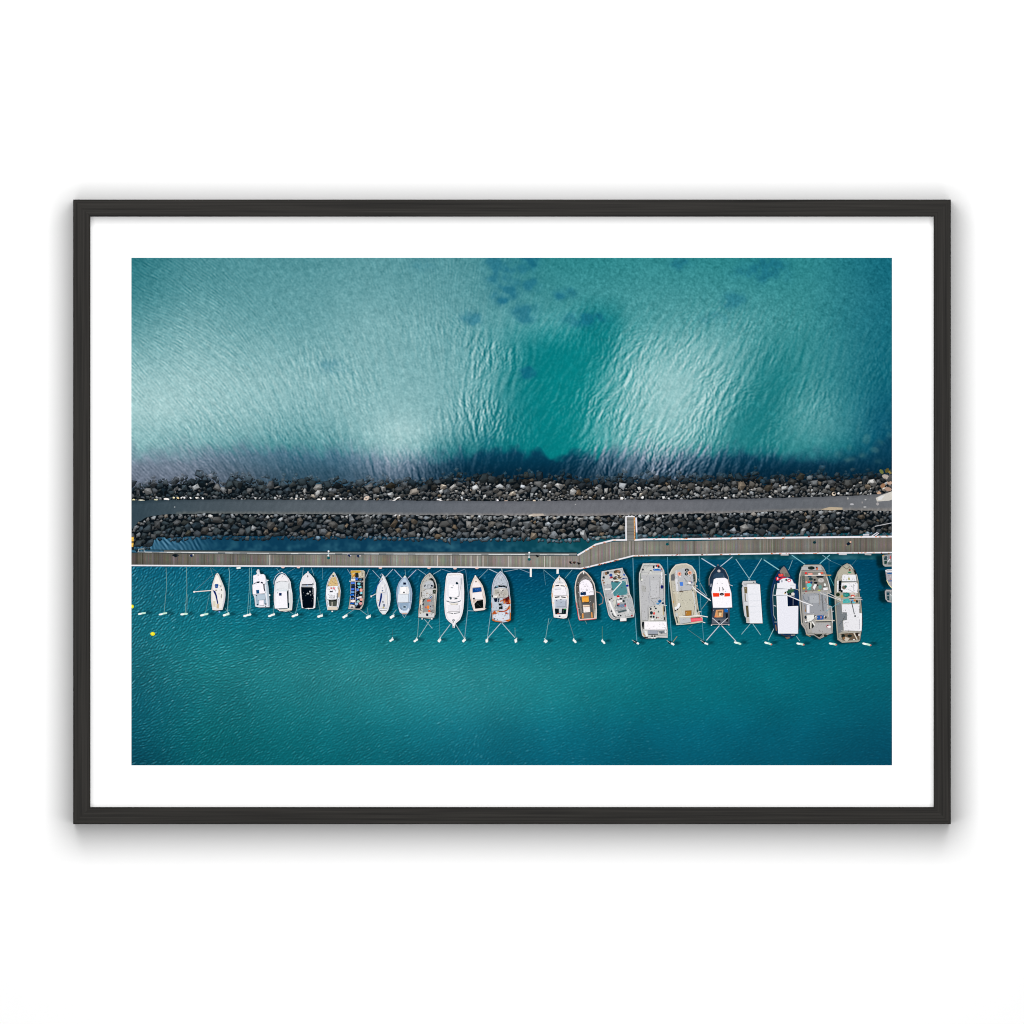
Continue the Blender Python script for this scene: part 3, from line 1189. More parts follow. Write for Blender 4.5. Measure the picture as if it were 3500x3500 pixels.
def waves(theta_deg, lam, bw=0.30, bt=16.0, K=16):
    """ripples whose crests follow the angle field theta_deg (image axes, y down)"""
    N = np.fft.fft2(rng.standard_normal((NY, NX)))
    f0 = 1.0 / lam
    rad = np.exp(-0.5 * ((FR - f0) / (bw * f0)) ** 2)
    out = np.zeros((NY, NX))
    step = 180.0 / K
    th = np.mod(theta_deg, 180.0) / step
    for k in range(K):
        w = 1 - np.minimum(np.abs(th - k), K - np.abs(th - k))
        w = np.clip(w, 0, 1)
        if w.max() <= 0:
            continue
        ka = math.radians(k * step + 90)
        d = np.mod(FA - ka + np.pi / 2, np.pi) - np.pi / 2
        n = np.real(np.fft.ifft2(N * rad * np.exp(-0.5 * (d / math.radians(bt)) ** 2)))
        out += w * n / n.std()
    return out


def rows_field(rows):
    ys = np.array([r[0] for r in rows], float)
    prof = np.array([np.interp(gx, *zip(*r[1])) for r in rows])
    out = np.empty((NY, NX))
    j = np.clip(np.searchsorted(ys, gy) - 1, 0, len(ys) - 2)
    t = np.clip((gy - ys[j]) / (ys[j + 1] - ys[j]), 0, 1)[:, None]
    return prof[j] * (1 - t) + prof[j + 1] * t


def blobs(lst):
    m = np.zeros((NY, NX))
    wob = smooth_noise(10) * 0.55 + smooth_noise(5) * 0.3
    for x, y, rx, ry, a in lst:
        d = ((XX - x) / rx) ** 2 + ((YY - y) / ry) ** 2
        m = np.maximum(m, a * np.exp(-np.clip(d + wob * np.exp(-d / 4), 0, None) ** 1.3))
    return m


# how strongly the pale sky shows in the open sea above the breakwater
R = rows_field([
 (881, [(449, .13), (650, .30), (850, .34), (1050, .35), (1250, .40), (1450, .38), (1600, .34), (1750, .20), (1850, .13), (2050, .13), (2200, .15), (2400, .13), (2600, .10), (2800, .13), (3049, .06)]),
 (1000, [(449, .22), (650, .40), (850, .42), (1050, .45), (1250, .50), (1450, .46), (1600, .40), (1750, .30), (1850, .22), (2050, .22), (2200, .25), (2400, .25), (2600, .21), (2800, .18), (2950, .14), (3049, .09)]),
 (1100, [(449, .40), (650, .57), (850, .50), (1050, .49), (1250, .60), (1450, .56), (1600, .48), (1750, .40), (1900, .36), (1970, .28), (2000, .08), (2050, .04), (2105, .06), (2145, .32), (2300, .38), (2500, .36), (2700, .24), (2850, .17), (3049, .09)]),
 (1200, [(449, .60), (650, .70), (850, .64), (1050, .60), (1250, .64), (1450, .59), (1600, .52), (1680, .42), (1760, .22), (1840, .05), (1930, .01), (2070, .05), (2130, .42), (2230, .60), (2400, .62), (2540, .42), (2640, .16), (2720, .16), (2850, .20), (3049, .08)]),
 (1300, [(449, .80), (650, .82), (850, .76), (1050, .71), (1250, .66), (1450, .63), (1580, .58), (1680, .46), (1760, .15), (1850, .02), (1990, .02), (2080, .40), (2180, .73), (2300, .78), (2450, .62), (2540, .34), (2620, .05), (2700, .08), (2770, .24), (2850, .20), (3000, .08), (3049, .06)]),
 (1400, [(449, .86), (550, .90), (650, .83), (850, .74), (1050, .65), (1250, .71), (1400, .72), (1550, .60), (1650, .46), (1740, .18), (1830, .02), (1970, .03), (2050, .35), (2150, .65), (2300, .79), (2400, .70), (2470, .48), (2530, .14), (2590, .03), (2640, .06), (2720, .32), (2800, .36), (2900, .20), (3000, .08), (3049, .05)]),
 (1470, [(449, .78), (650, .72), (850, .65), (1000, .52), (1150, .57), (1300, .80), (1380, .88), (1480, .72), (1580, .45), (1680, .24), (1760, .08), (1860, .01), (1950, .05), (2020, .33), (2120, .55), (2250, .74), (2350, .70), (2450, .40), (2520, .08), (2600, .03), (2700, .25), (2800, .35), (2880, .25), (3000, .06), (3049, .04)]),
 (1540, [(449, .66), (650, .62), (750, .50), (850, .38), (1000, .32), (1150, .38), (1250, .62), (1350, .80), (1430, .66), (1500, .28), (1600, .10), (1700, .03), (1850, .0), (1970, .02), (2050, .35), (2150, .60), (2250, .66), (2350, .55), (2450, .26), (2550, .06), (2700, .14), (2800, .16), (2900, .05), (3049, .02)]),
 (1600, [(449, .62), (650, .58), (800, .38), (1000, .18), (1150, .24), (1250, .46), (1350, .66), (1450, .36), (1550, .08), (1700, .0), (1900, .0), (2050, .22), (2200, .42), (2300, .36), (2450, .10), (2600, .03), (2800, .02), (3049, .02)]),
 (1680, [(449, .52), (650, .50), (800, .28), (1000, .12), (1250, .25), (1350, .25), (1450, .10), (1700, .0), (2050, .05), (2200, .12), (2450, .03), (3049, .01)]),
])
k = 4
for ax in (0, 1):                       # soften the control grid
    for _ in range(3):
        Rp = np.pad(R, [(k, k) if a == ax else (0, 0) for a in (0, 1)], mode='edge')
        c = np.cumsum(Rp, axis=ax)
        z = np.zeros_like(np.take(c, [0], axis=ax))
        c = np.concatenate([z, c], axis=ax)
        n = R.shape[ax]
        R = (np.take(c, range(2 * k + 1, 2 * k + 1 + n), axis=ax) - np.take(c, range(0, n), axis=ax)) / (2 * k + 1)

theta_u = np.interp(XX, [449, 700, 950, 1250, 1500, 1650, 1850, 2200, 2600, 3049], [28, 38, 55, 70, 84, 100, 112, 118, 116, 108])
theta_u = theta_u + sstep(950, 1500, YY) * np.interp(XX, [449, 900, 1400], [16, 14, 0])
w_fine = waves(theta_u + smooth_noise(60) * 5, 10.5, 0.24, 10)
w_mid = waves(theta_u + smooth_noise(50) * 8, 21.0, 0.40, 17)
w_big = waves(theta_u + smooth_noise(50) * 7, 34.0, 0.45, 13)
w_short = waves(theta_u + smooth_noise(22) * 14, 13.0, 0.40, 30)
patch = np.clip(1 + 0.55 * smooth_noise(38), .1, 2.2)
grain = lowpass(rng.standard_normal((NY, NX)), 1.8); grain /= grain.std()
grain2 = smooth_noise(4.5)
amp_f = np.interp(XX, [449, 750, 950, 1150, 1500, 1700, 2600, 3049], [1.0, 1.0, .6, .55, .55, .5, .35, .3]) * np.interp(YY, [881, 1200, 1500, 1640], [.85, 1.0, .9, .8])
flat = np.exp(-(((XX - 1100) / 260) ** 2 + ((YY - 1000) / 150) ** 2)) + np.exp(-(((XX - 1420) / 150) ** 2 + ((YY - 1360) / 130) ** 2))
top_right = sstep(1750, 2050, XX) * (1 - sstep(1080, 1220, YY))
amp_f = amp_f * (1 - 0.85 * np.clip(flat, 0, 1)) * (1 - 0.85 * top_right)
amp_m = np.interp(XX, [449, 800, 1100, 1450, 1650, 2000, 2500, 2800, 3049], [.1, .45, .5, .5, 1.0, 1.0, .9, .5, .4]) * sstep(950, 1250, YY)
amp_m = amp_m * (1 - 0.7 * np.exp(-(((XX - 2280) / 110) ** 2 + ((YY - 1330) / 130) ** 2)) - 0.8 * np.clip(flat, 0, 1))
edgy = 1 + 0.6 * sstep(1500, 1640, XX) * (1 - sstep(2600, 2750, XX)) * sstep(1130, 1230, YY)
amp_m = amp_m * edgy
contrast = np.sqrt(np.clip(R, 0.004, 1) * (1.02 - np.clip(R, 0, 1)))
Rw = R + contrast * (0.115 * amp_f * w_fine + 0.14 * amp_m * patch * w_mid + 0.13 * amp_m * w_big + 0.13 * amp_m * patch * w_short + 0.045 * grain + 0.02 * grain2)
Rw = Rw + 0.008 * grain
Rw = np.clip(Rw, 0, 1)

body = np.empty((NY, NX, 3))
right = sstep(2700, 3049, XX)
for ch, (a, b2) in enumerate(((24, 8), (117, 94), (123, 112))):
    body[..., ch] = a + (b2 - a) * right
body[..., 1] -= 15 * (1 - sstep(1500, 2050, XX))
body[..., 2] -= 10 * (1 - sstep(1500, 2050, XX))
body[..., 0] -= 20 * np.exp(-((XX - 1900) / 260) ** 2) * sstep(1000, 1150, YY)
win = sstep(1050, 1300, YY) * np.exp(-((XX - 1900) / 260) ** 2)
body[..., 1] += 8 * win
body[..., 2] += 5 * win
low_right = sstep(2880, 3040, XX) * sstep(1250, 1500, YY)
body = body * (1 - 0.75 * low_right[..., None]) + 0.75 * low_right[..., None] * np.array((4, 72, 100))
edge = np.interp(XX, [449, 650, 850, 1000, 1150, 1300, 1500, 1620, 1700, 1790, 1850, 1900, 1960, 2050, 2200, 2380, 2500, 2620, 2720, 2850, 3049], [1528, 1520, 1512, 1528, 1520, 1528, 1545, 1542, 1530, 1545, 1538, 1556, 1534, 1530, 1520, 1530, 1524, 1540, 1540, 1545, 1490])
edge = edge + 5 + smooth_noise(14) * 7 + smooth_noise(6) * 3
soft = 14 + 50 * np.clip(R, 0, 1) + 16 * sstep(2400, 2700, XX)
dark = sstep(-1.0, 1.2, (YY - edge - 0.25 * soft + (6 * w_mid + 7 * w_big) * np.clip(amp_m, 0, 1) * np.clip(3 * R, 0, 1)) / soft)
deep = np.array((6, 60, 84)) + (np.array((2, 34, 54)) - np.array((6, 60, 84))) * sstep(1540, 1640, YY)[..., None]
mid_b = np.exp(-((XX - 1000) / 300) ** 2)[..., None]
deep = deep + mid_b * np.array((16, 24, 24)) + (1 - sstep(700, 1300, XX))[..., None] * np.array((22, 6, 2))
body = body * (1 - dark[..., None]) + deep * dark[..., None]
weed = blobs([(1705, 930, 46, 40, .6), (1722, 985, 42, 44, .7), (1750, 960, 30, 50, .4), (1790, 1062, 40, 26, .6), (1800, 905, 34, 34, .5), (2000, 1094, 66, 22, .4), (1690, 905, 34, 28, .55), (1728, 945, 36, 36, .75), (1712, 1012, 30, 26, .85), (1738, 985, 26, 30, .6), (1815, 890, 28, 28, .75), (1815, 975, 28, 22, .6), (1930, 1003, 32, 18, .75), (1780, 1052, 36, 20, .5), (1800, 1080, 30, 22, .6), (1612, 1088, 30, 20, .55), (2012, 1088, 58, 20, .65), (1800, 1273, 26, 19, .75), (2330, 900, 36, 22, .5), (2600, 925, 80, 40, .55), (2505, 1030, 36, 28, .45), (1665, 1505, 22, 18, .5), (1450, 905, 40, 22, .2), (1140, 1255, 40, 24, .3), (2440, 1090, 40, 20, .2)])
pale = np.array((182, 214, 214)) + (np.array((166, 173, 190)) - np.array((182, 214, 214))) * dark[..., None]
upper = body * (1 - Rw[..., None]) + pale * Rw[..., None]
weed = np.clip(weed * 1.2, 0, 1)
upper = upper * (1 - 0.8 * weed[..., None]) + (np.array((14, 92, 122)) * 0.85 + upper * 0.15) * 0.8 * weed[..., None]
stones = blobs([(2870, 1552, 15, 11, .55), (2906, 1570, 18, 10, .6), (2952, 1556, 14, 10, .55), (2990, 1538, 13, 10, .5), (2960, 1497, 13, 14, .4), (3010, 1512, 10, 10, .45), (3040, 1490, 9, 12, .35), (2940, 1470, 12, 12, .25), (3030, 1455, 10, 10, .25), (2905, 1530, 12, 9, .25), (3000, 1575, 12, 9, .3)])
upper = upper * (1 - 0.55 * stones[..., None]) + np.array((120, 150, 140)) * 0.55 * stones[..., None]
upper = upper * (1 + 0.022 * grain * (0.6 + 0.8 * top_right) + 0.012 * grain2)[..., None]

# sheltered water below the boardwalk
cols = [449, 700, 1000, 1300, 1600, 1900, 2200, 2500, 2800, 3049]
LOW = {1930: [(12, 92, 115), (8, 90, 112), (4, 80, 108), (2, 72, 102), (0, 64, 96), (0, 68, 98), (2, 76, 102), (0, 72, 98), (0, 70, 97), (0, 66, 92)],
       2000: [(20, 100, 118), (12, 98, 116), (6, 90, 114), (4, 84, 108), (2, 76, 104), (2, 80, 106), (2, 82, 106), (0, 80, 104), (0, 76, 100), (0, 70, 95)],
       2100: [(22, 106, 120), (16, 106, 120), (10, 104, 120), (8, 102, 118), (4, 95, 114), (4, 98, 117), (2, 94, 113), (2, 92, 110), (0, 88, 106), (0, 86, 104)],
       2200: [(20, 106, 118), (18, 115, 122), (22, 120, 125), (20, 121, 126), (14, 118, 126), (10, 117, 126), (5, 110, 120), (2, 104, 115), (0, 97, 110), (0, 94, 107)],
       2300: [(14, 100, 110), (20, 120, 122), (28, 127, 128), (35, 132, 132), (32, 133, 135), (22, 128, 132), (10, 119, 125), (4, 110, 118), (0, 103, 112), (0, 97, 108)],
       2400: [(8, 92, 104), (14, 114, 117), (20, 122, 122), (26, 128, 129), (28, 129, 133), (17, 124, 130), (5, 113, 122), (2, 106, 117), (0, 97, 110), (0, 91, 106)],
       2500: [(4, 86, 98), (7, 108, 110), (9, 113, 115), (12, 116, 121), (14, 115, 126), (7, 110, 124), (2, 101, 117), (0, 95, 112), (0, 89, 106), (0, 83, 102)],
       2616: [(2, 74, 88), (2, 96, 100), (3, 102, 105), (4, 105, 112), (4, 100, 115), (2, 97, 115), (0, 90, 108), (0, 86, 104), (0, 82, 101), (0, 76, 98)]}
lower = np.stack([rows_field([(y, [(cols[i], v[i][ch]) for i in range(10)]) for y, v in LOW.items()]) for ch in range(3)], axis=-1)
cloud = smooth_noise(70) * 0.018 + smooth_noise(30) * 0.012
theta_l = np.interp(XX, [449, 900, 1400, 2000, 2400, 3049], [-38, -33, -36, -30, -24, -20]) + smooth_noise(60) * 7 - 14 * np.exp(-(((XX - 560) / 160) ** 2 + ((YY - 2000) / 110) ** 2))
v1 = waves(theta_l, 8.6, 0.30, 26)
v2 = waves(theta_l + smooth_noise(40) * 8, 12.5, 0.35, 30)
amp_l = np.interp(XX, [449, 700, 950, 1300, 1700, 2100, 2500, 3049], [1.15, 1.0, .8, .62, .46, .34, .30, .28]) * np.interp(YY, [1930, 2150, 2350, 2616], [1.05, 1.0, .78, .62])
g = 0.80 * v1 + 0.35 * v2
gl = np.clip(g - 0.55, 0, 3) ** 1.2
spark = np.clip(v2 * 0.8 + smooth_noise(2.6) * 0.9 - 1.75, 0, 2) * np.exp(-(((XX - 1750) / 700) ** 2))
lower[..., 1] -= 4 * np.exp(-((XX - 1000) / 700) ** 2) * sstep(2200, 2400, YY)
lower = lower * (1 + cloud + 0.19 * amp_l * g + 0.02 * grain)[..., None]
lower = lower + (np.array((150, 205, 212)) - lower) * np.clip(0.20 * amp_l * gl + 0.10 * spark, 0, .8)[..., None]

lower = lower * np.array((1.0, .975, 1.0)) + np.array((7, 0, 0)) * sstep(2120, 2260, YY)[..., None]

# the channel between rocks and boardwalk
chan = np.empty((NY, NX, 3)); chan[:] = (8, 58, 84)
chan[..., 1] += 14 * sstep(1500, 2000, XX) ; chan[..., 0] += 4
chn = smooth_noise(9) * 0.5 + smooth_noise(4) * 0.3
lf = 1 - sstep(560, 780, XX)
v3 = waves(np.full((NY, NX), 55.0) + smooth_noise(30) * 10, 14, 0.3, 14)
chan = chan + (np.array((110, 158, 185)) - chan) * np.clip(lf * (0.42 + 0.20 * v3), 0, .8)[..., None]
chan = chan + (np.array((70, 125, 140)) - chan) * np.clip((1 - lf) * (0.16 + 0.28 * chn) * sstep(1835, 1870, YY), 0, .6)[..., None]

is_up = (YY < 1735)[..., None]
is_ch = ((YY >= 1735) & (YY < 1912))[..., None]
col = np.where(is_up, upper, np.where(is_ch, chan, lower))


def inside(poly):
    """grid mask of a polygon, soft inside a bounding box"""
    xs, ys = [p[0] for p in poly], [p[1] for p in poly]
    m = np.zeros((NY, NX), bool)
    i0, i1 = np.searchsorted(gx, (min(xs), max(xs)))
    j0, j1 = np.searchsorted(gy, (min(ys), max(ys)))
    sx, sy = XX[j0:j1, i0:i1], YY[j0:j1, i0:i1]
    r = np.zeros(sx.shape, bool)
    for kk in range(len(poly)):
        xa, ya = poly[kk - 1]
        xb, yb = poly[kk]
        if ya == yb:
            continue
        r ^= ((ya > sy) != (yb > sy)) & (sx < (xb - xa) * (sy - ya) / (yb - ya) + xa)
    m[j0:j1, i0:i1] = r
    return m


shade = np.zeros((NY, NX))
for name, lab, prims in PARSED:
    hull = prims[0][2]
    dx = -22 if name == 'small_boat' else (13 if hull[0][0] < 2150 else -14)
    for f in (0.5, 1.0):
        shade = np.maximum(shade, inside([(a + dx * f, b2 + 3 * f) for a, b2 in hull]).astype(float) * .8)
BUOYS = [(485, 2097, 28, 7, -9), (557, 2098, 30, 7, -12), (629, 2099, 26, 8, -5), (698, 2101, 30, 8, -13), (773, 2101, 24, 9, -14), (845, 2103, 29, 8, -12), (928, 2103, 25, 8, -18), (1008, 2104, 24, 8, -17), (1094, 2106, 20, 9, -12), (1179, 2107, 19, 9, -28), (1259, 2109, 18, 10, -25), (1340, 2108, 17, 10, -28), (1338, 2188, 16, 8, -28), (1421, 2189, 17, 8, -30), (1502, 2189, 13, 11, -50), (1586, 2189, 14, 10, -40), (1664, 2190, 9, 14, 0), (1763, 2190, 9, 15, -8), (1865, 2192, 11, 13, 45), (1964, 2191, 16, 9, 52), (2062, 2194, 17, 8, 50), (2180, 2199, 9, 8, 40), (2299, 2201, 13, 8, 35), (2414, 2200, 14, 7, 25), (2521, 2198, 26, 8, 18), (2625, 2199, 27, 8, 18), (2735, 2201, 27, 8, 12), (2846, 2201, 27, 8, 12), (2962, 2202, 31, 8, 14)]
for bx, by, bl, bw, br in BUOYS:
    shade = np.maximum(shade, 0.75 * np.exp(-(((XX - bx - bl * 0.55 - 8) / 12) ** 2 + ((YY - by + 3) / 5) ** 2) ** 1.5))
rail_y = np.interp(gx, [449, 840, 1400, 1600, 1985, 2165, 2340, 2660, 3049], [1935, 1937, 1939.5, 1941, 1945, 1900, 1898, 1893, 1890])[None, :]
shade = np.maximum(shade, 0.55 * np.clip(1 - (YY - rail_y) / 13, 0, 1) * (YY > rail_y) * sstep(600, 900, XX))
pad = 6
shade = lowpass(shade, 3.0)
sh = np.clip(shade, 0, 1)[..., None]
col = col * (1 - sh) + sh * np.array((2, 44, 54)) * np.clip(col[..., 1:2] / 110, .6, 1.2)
col = np.clip(col, 0, 255)

rgba = np.ones((NY * NX, 4), dtype=np.float32)
rgba[:, :3] = (lin(col) * INK).reshape(-1, 3)
co = np.empty((NY * NX, 3), dtype=np.float32)
co[:, 0] = ((XX - 1750) * S).ravel()
co[:, 1] = -H_PRINT
co[:, 2] = ((1750 - YY) * S).ravel()
jj, ii = np.meshgrid(np.arange(NY - 1), np.arange(NX - 1), indexing='ij')
a = (jj * NX + ii).ravel()
quads = np.stack([a, a + NX, a + NX + 1, a + 1], axis=1).astype(np.int32)
me = bpy.data.meshes.new('photograph')
me.vertices.add(NY * NX)
me.vertices.foreach_set('co', co.ravel())
me.loops.add(quads.size)
me.loops.foreach_set('vertex_index', quads.ravel())
me.polygons.add(len(quads))
me.polygons.foreach_set('loop_start', np.arange(0, quads.size, 4, dtype=np.int32))
me.update(calc_edges=True)
me.color_attributes.new('ink', 'FLOAT_COLOR', 'POINT').data.foreach_set('color', rgba.ravel())
me.materials.append(M_WATER)
photo = bpy.data.objects.new('photograph', me)
photo['label'] = 'printed aerial photograph of turquoise water, a rocky breakwater and moored boats'
scene.collection.objects.link(photo)
photo.parent = root

# ------------------------------------------------------------------ breakwater: rocks and road


def curve(xs, ys):
    return lambda u: float(np.interp(u, xs, ys))


_r9 = random.Random(9)
_jx = [449 + 13 * k3 for k3 in range(202)]
_jy = [_r9.gauss(0, 6) for _ in _jx]


def up_top(u):
    return up_line(u) + float(np.interp(u, _jx, _jy))


up_line = curve([449, 520, 600, 690, 760, 820, 900, 1000, 1100, 1250, 1340, 1420, 1520, 1600, 1700, 1850, 1960, 2050, 2200, 2350, 2500, 2650, 2750, 2900, 3000, 3049],
               [1655, 1640, 1642, 1625, 1645, 1630, 1640, 1640, 1642, 1652, 1640, 1648, 1632, 1628, 1622, 1620, 1628, 1632, 1634, 1632, 1628, 1632, 1622, 1626, 1622, 1612])
road_top = curve([449, 700, 1000, 1400, 1800, 2100, 2400, 2660, 2800, 2950, 3049], [1711, 1707, 1708, 1711, 1713, 1708, 1707, 1702, 1698, 1693, 1684])
road_bot = curve([449, 470, 500, 560, 700, 1000, 1300, 1600, 1800, 2000, 2300, 2550, 2700, 2850, 3049], [1812, 1786, 1768, 1758, 1755, 1757, 1759, 1761, 1762, 1763, 1757, 1752, 1746, 1743, 1747])
low_bot = curve([449, 520, 530, 600, 700, 900, 1100, 1300, 1500, 1650, 1800, 1900, 2000, 2060, 2130, 2180, 2300, 3049], [1878, 1876, 1846, 1846, 1840, 1842, 1842, 1843, 1848, 1848, 1846, 1852, 1848, 1840, 1840, 1836, 1836, 1830])


def wcol(x, y):
    j = min(max(int((y - 881) / STEP), 0), NY - 1)
    i = min(max(int((x - 449.1) / STEP), 0), NX - 1)
    return col[j, i]


def make_rocks(top, bot, band, seed):
    r = random.Random(seed)
    placed = []
    cell = 40.0
    grid = {}

    def ok(x, y, rad):
        ci, cj = int(x // cell), int(y // cell)
        for i in (ci - 1, ci, ci + 1):
            for j in (cj - 1, cj, cj + 1):
                for (a2, b3, c2) in grid.get((i, j), ()):
                    if (a2 - x) ** 2 + (b3 - y) ** 2 < (0.85 * (rad + c2)) ** 2:
                        return False
        return True

    sizes = [(14, 260), (11.5, 900), (9.5, 2200), (7.5, 4200), (5.5, 6500)] + ([(4.0, 9000), (2.9, 5000)] if band == 'up' else [(4.2, 2500)])
    for rad0, tries in sizes:
        for _ in range(tries):
            x = r.uniform(445, 3052)
            t, bt = top(x), bot(x)
            f = r.random()
            y = t + (bt - t) * f
            rad = rad0 * r.uniform(.85, 1.15)
            if band == 'up':
                lim = 16.5 if f < .5 else (15 - 10 * max(0, f - .5) / .5)
                if rad > lim or y + rad * .8 > bt + 1.5:
                    continue
            else:
                lim = 21 if .25 < f < .85 else 9.5
                if rad > lim or y - rad * .8 < t - 1.5:
                    continue
            if ok(x, y, rad):
                placed.append((x, y, rad, f))
                grid.setdefault((int(x // cell), int(y // cell)), []).append((x, y, rad))
    ink = Ink(2)
    GAP = (9, 17, 23)
    if band == 'up':
        xs = list(np.linspace(449, 3049, 130))
        for k2 in range(len(xs) - 1):
            xa, xb = xs[k2], xs[k2 + 1]
            ink.poly(GAP, [(xa, top(xa) + 17), (xb, top(xb) + 17), (xb, bot(xb) + 1), (xa, bot(xa) + 1)], 2)
    else:
        xs = list(np.linspace(449, 3049, 200))
        for k2 in range(len(xs) - 1):
            xa, xb = xs[k2], xs[k2 + 1]
            ink.poly(GAP, [(xa, top(xa) - 1), (xb, top(xb) - 1), (xb, bot(xb) - 9), (xa, bot(xa) - 9)], 2)
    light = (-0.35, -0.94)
    if band == 'up':                     # stones just under the surface
        for _ in range(150):
            x = r.uniform(452, 3045)
            placed.append((x, top(x) - abs(r.gauss(3, 9)), r.uniform(4, 9), -1.0))
    for n2, (x, y, rad, f) in enumerate(placed):
        asp = r.uniform(1.0, 1.7)
        rot = r.gauss(0.0, 0.6) - 0.2
        nv = r.choice((4, 4, 5, 5, 5, 6))
        rx, ry = rad * math.sqrt(asp), rad / math.sqrt(asp)
        ph = r.random() * 6.28
        c2, s2 = math.cos(rot), math.sin(rot)
        pts = []
        for k2 in range(nv):
            t = ph + (k2 + r.uniform(-.33, .33)) / nv * 2 * math.pi
            rr = r.uniform(.84, 1.30)
            px_, py_ = rx * rr * math.cos(t), ry * rr * math.sin(t)
            pts.append((px_ * c2 - py_ * s2, px_ * s2 + py_ * c2))
        # the stone's own tone
        east = min(max((x - 700) / 900, 0), 1)
        z = r.random()
        if band == 'up':
            base = r.gauss(45 + 16 * east, 13) + (20 * max(f, 0)) * (0.4 + .6 * east)
            if .3 < f and z < .15 + .11 * east:
                base += r.uniform(35, 85)
            if f > .88 and z > .90:
                base = r.uniform(165, 235)
            if f < .33:
                base = r.gauss(42, 9) + (r.uniform(15, 60) if z > .88 else 0)
        else:
            g0 = 53 + 18 * east - 16 * min(max(0, (x - 2180) / 200), 1)
            base = r.gauss(g0 + 4, 9)
            if z < .10 + .05 * east:
                base += r.uniform(20, 60)
            if f < .14:
                base += r.uniform(5, 70)
            if f > .88:
                base += r.uniform(0, 45) * east
        if f < 0:
            base = r.gauss(95, 28)
        base = min(max(base * 1.06 + 3, 26), 238)
        warm = r.gauss((3.0 if band == 'up' else .8) * east - 2.5, 2.6)
        if r.random() < .02 + (.06 if band == 'up' else .03) * east:
            warm += r.uniform(8, 18)
        cb = np.array((base + warm, base + 1.5 + .2 * warm, base + 2 - .7 * warm))
        if base < 70:
            cb = cb + np.array((-3, 2, 4)) * (1.3 - east)
        if band == 'up' and f < .3:
            w = wcol(x, y - 14)
            mixw = .72 if f < 0 else .42 * (1 - f / .3)
            cb = cb * (1 - mixw) + w * mixw
        if band == 'low' and f > .9:
            cb = cb * .72 + np.array((8, 60, 95)) * .28

        def shadec(d, sc):
            return tuple(np.clip(cb * sc * (1 + .30 * d), 3, 250))
        lev = (n2 % 13) * .8
        if f >= 0:
            ink.poly(GAP, [(x + p[0] * 1.10 + .5, y + p[1] * 1.10 + .9) for p in pts], 3 + (n2 % 7) * .5)
        cx, cy = r.uniform(-.25, .25) * rad, -.12 * rad + r.uniform(-.25, .2) * rad
        soft_k = .45 if f < 0 else 1.0
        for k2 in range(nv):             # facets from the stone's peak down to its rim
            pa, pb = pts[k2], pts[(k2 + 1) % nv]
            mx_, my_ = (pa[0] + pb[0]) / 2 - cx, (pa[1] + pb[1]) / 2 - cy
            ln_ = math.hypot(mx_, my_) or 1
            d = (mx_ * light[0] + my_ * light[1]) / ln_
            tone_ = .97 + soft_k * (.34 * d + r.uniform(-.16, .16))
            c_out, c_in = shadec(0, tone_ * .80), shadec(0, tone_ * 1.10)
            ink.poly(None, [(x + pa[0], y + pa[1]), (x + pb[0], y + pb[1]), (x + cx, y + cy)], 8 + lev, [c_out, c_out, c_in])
        if rad > 4.2 and f >= 0 and r.random() < .6:
            sc = r.uniform(.42, .70)
            sx, sy = cx * .6, cy * .6 - .06 * rad
            tint = r.uniform(1.0, 1.28)
            o2 = [(x + sx + p[0] * sc * r.uniform(.85, 1.1), y + sy + p[1] * sc * r.uniform(.8, 1.1)) for p in pts]
            ink.poly(None, o2, 20 + lev, [shadec((p[0] * light[0] + p[1] * light[1]) / rad * .6, tint) for p in pts])
        if rad > 7 and r.random() < .6:
            k2 = r.randrange(nv)
            pa, pb = pts[k2], pts[(k2 + 1) % nv]
            ink.line(shadec(0, r.uniform(.45, 1.5)), r.uniform(.9, 1.8), [(x + cx + pa[0] * .15, y + cy + pa[1] * .15), (x + pa[0] * .72, y + pa[1] * .72)], 32 + (n2 % 7) * .5)
    return ink


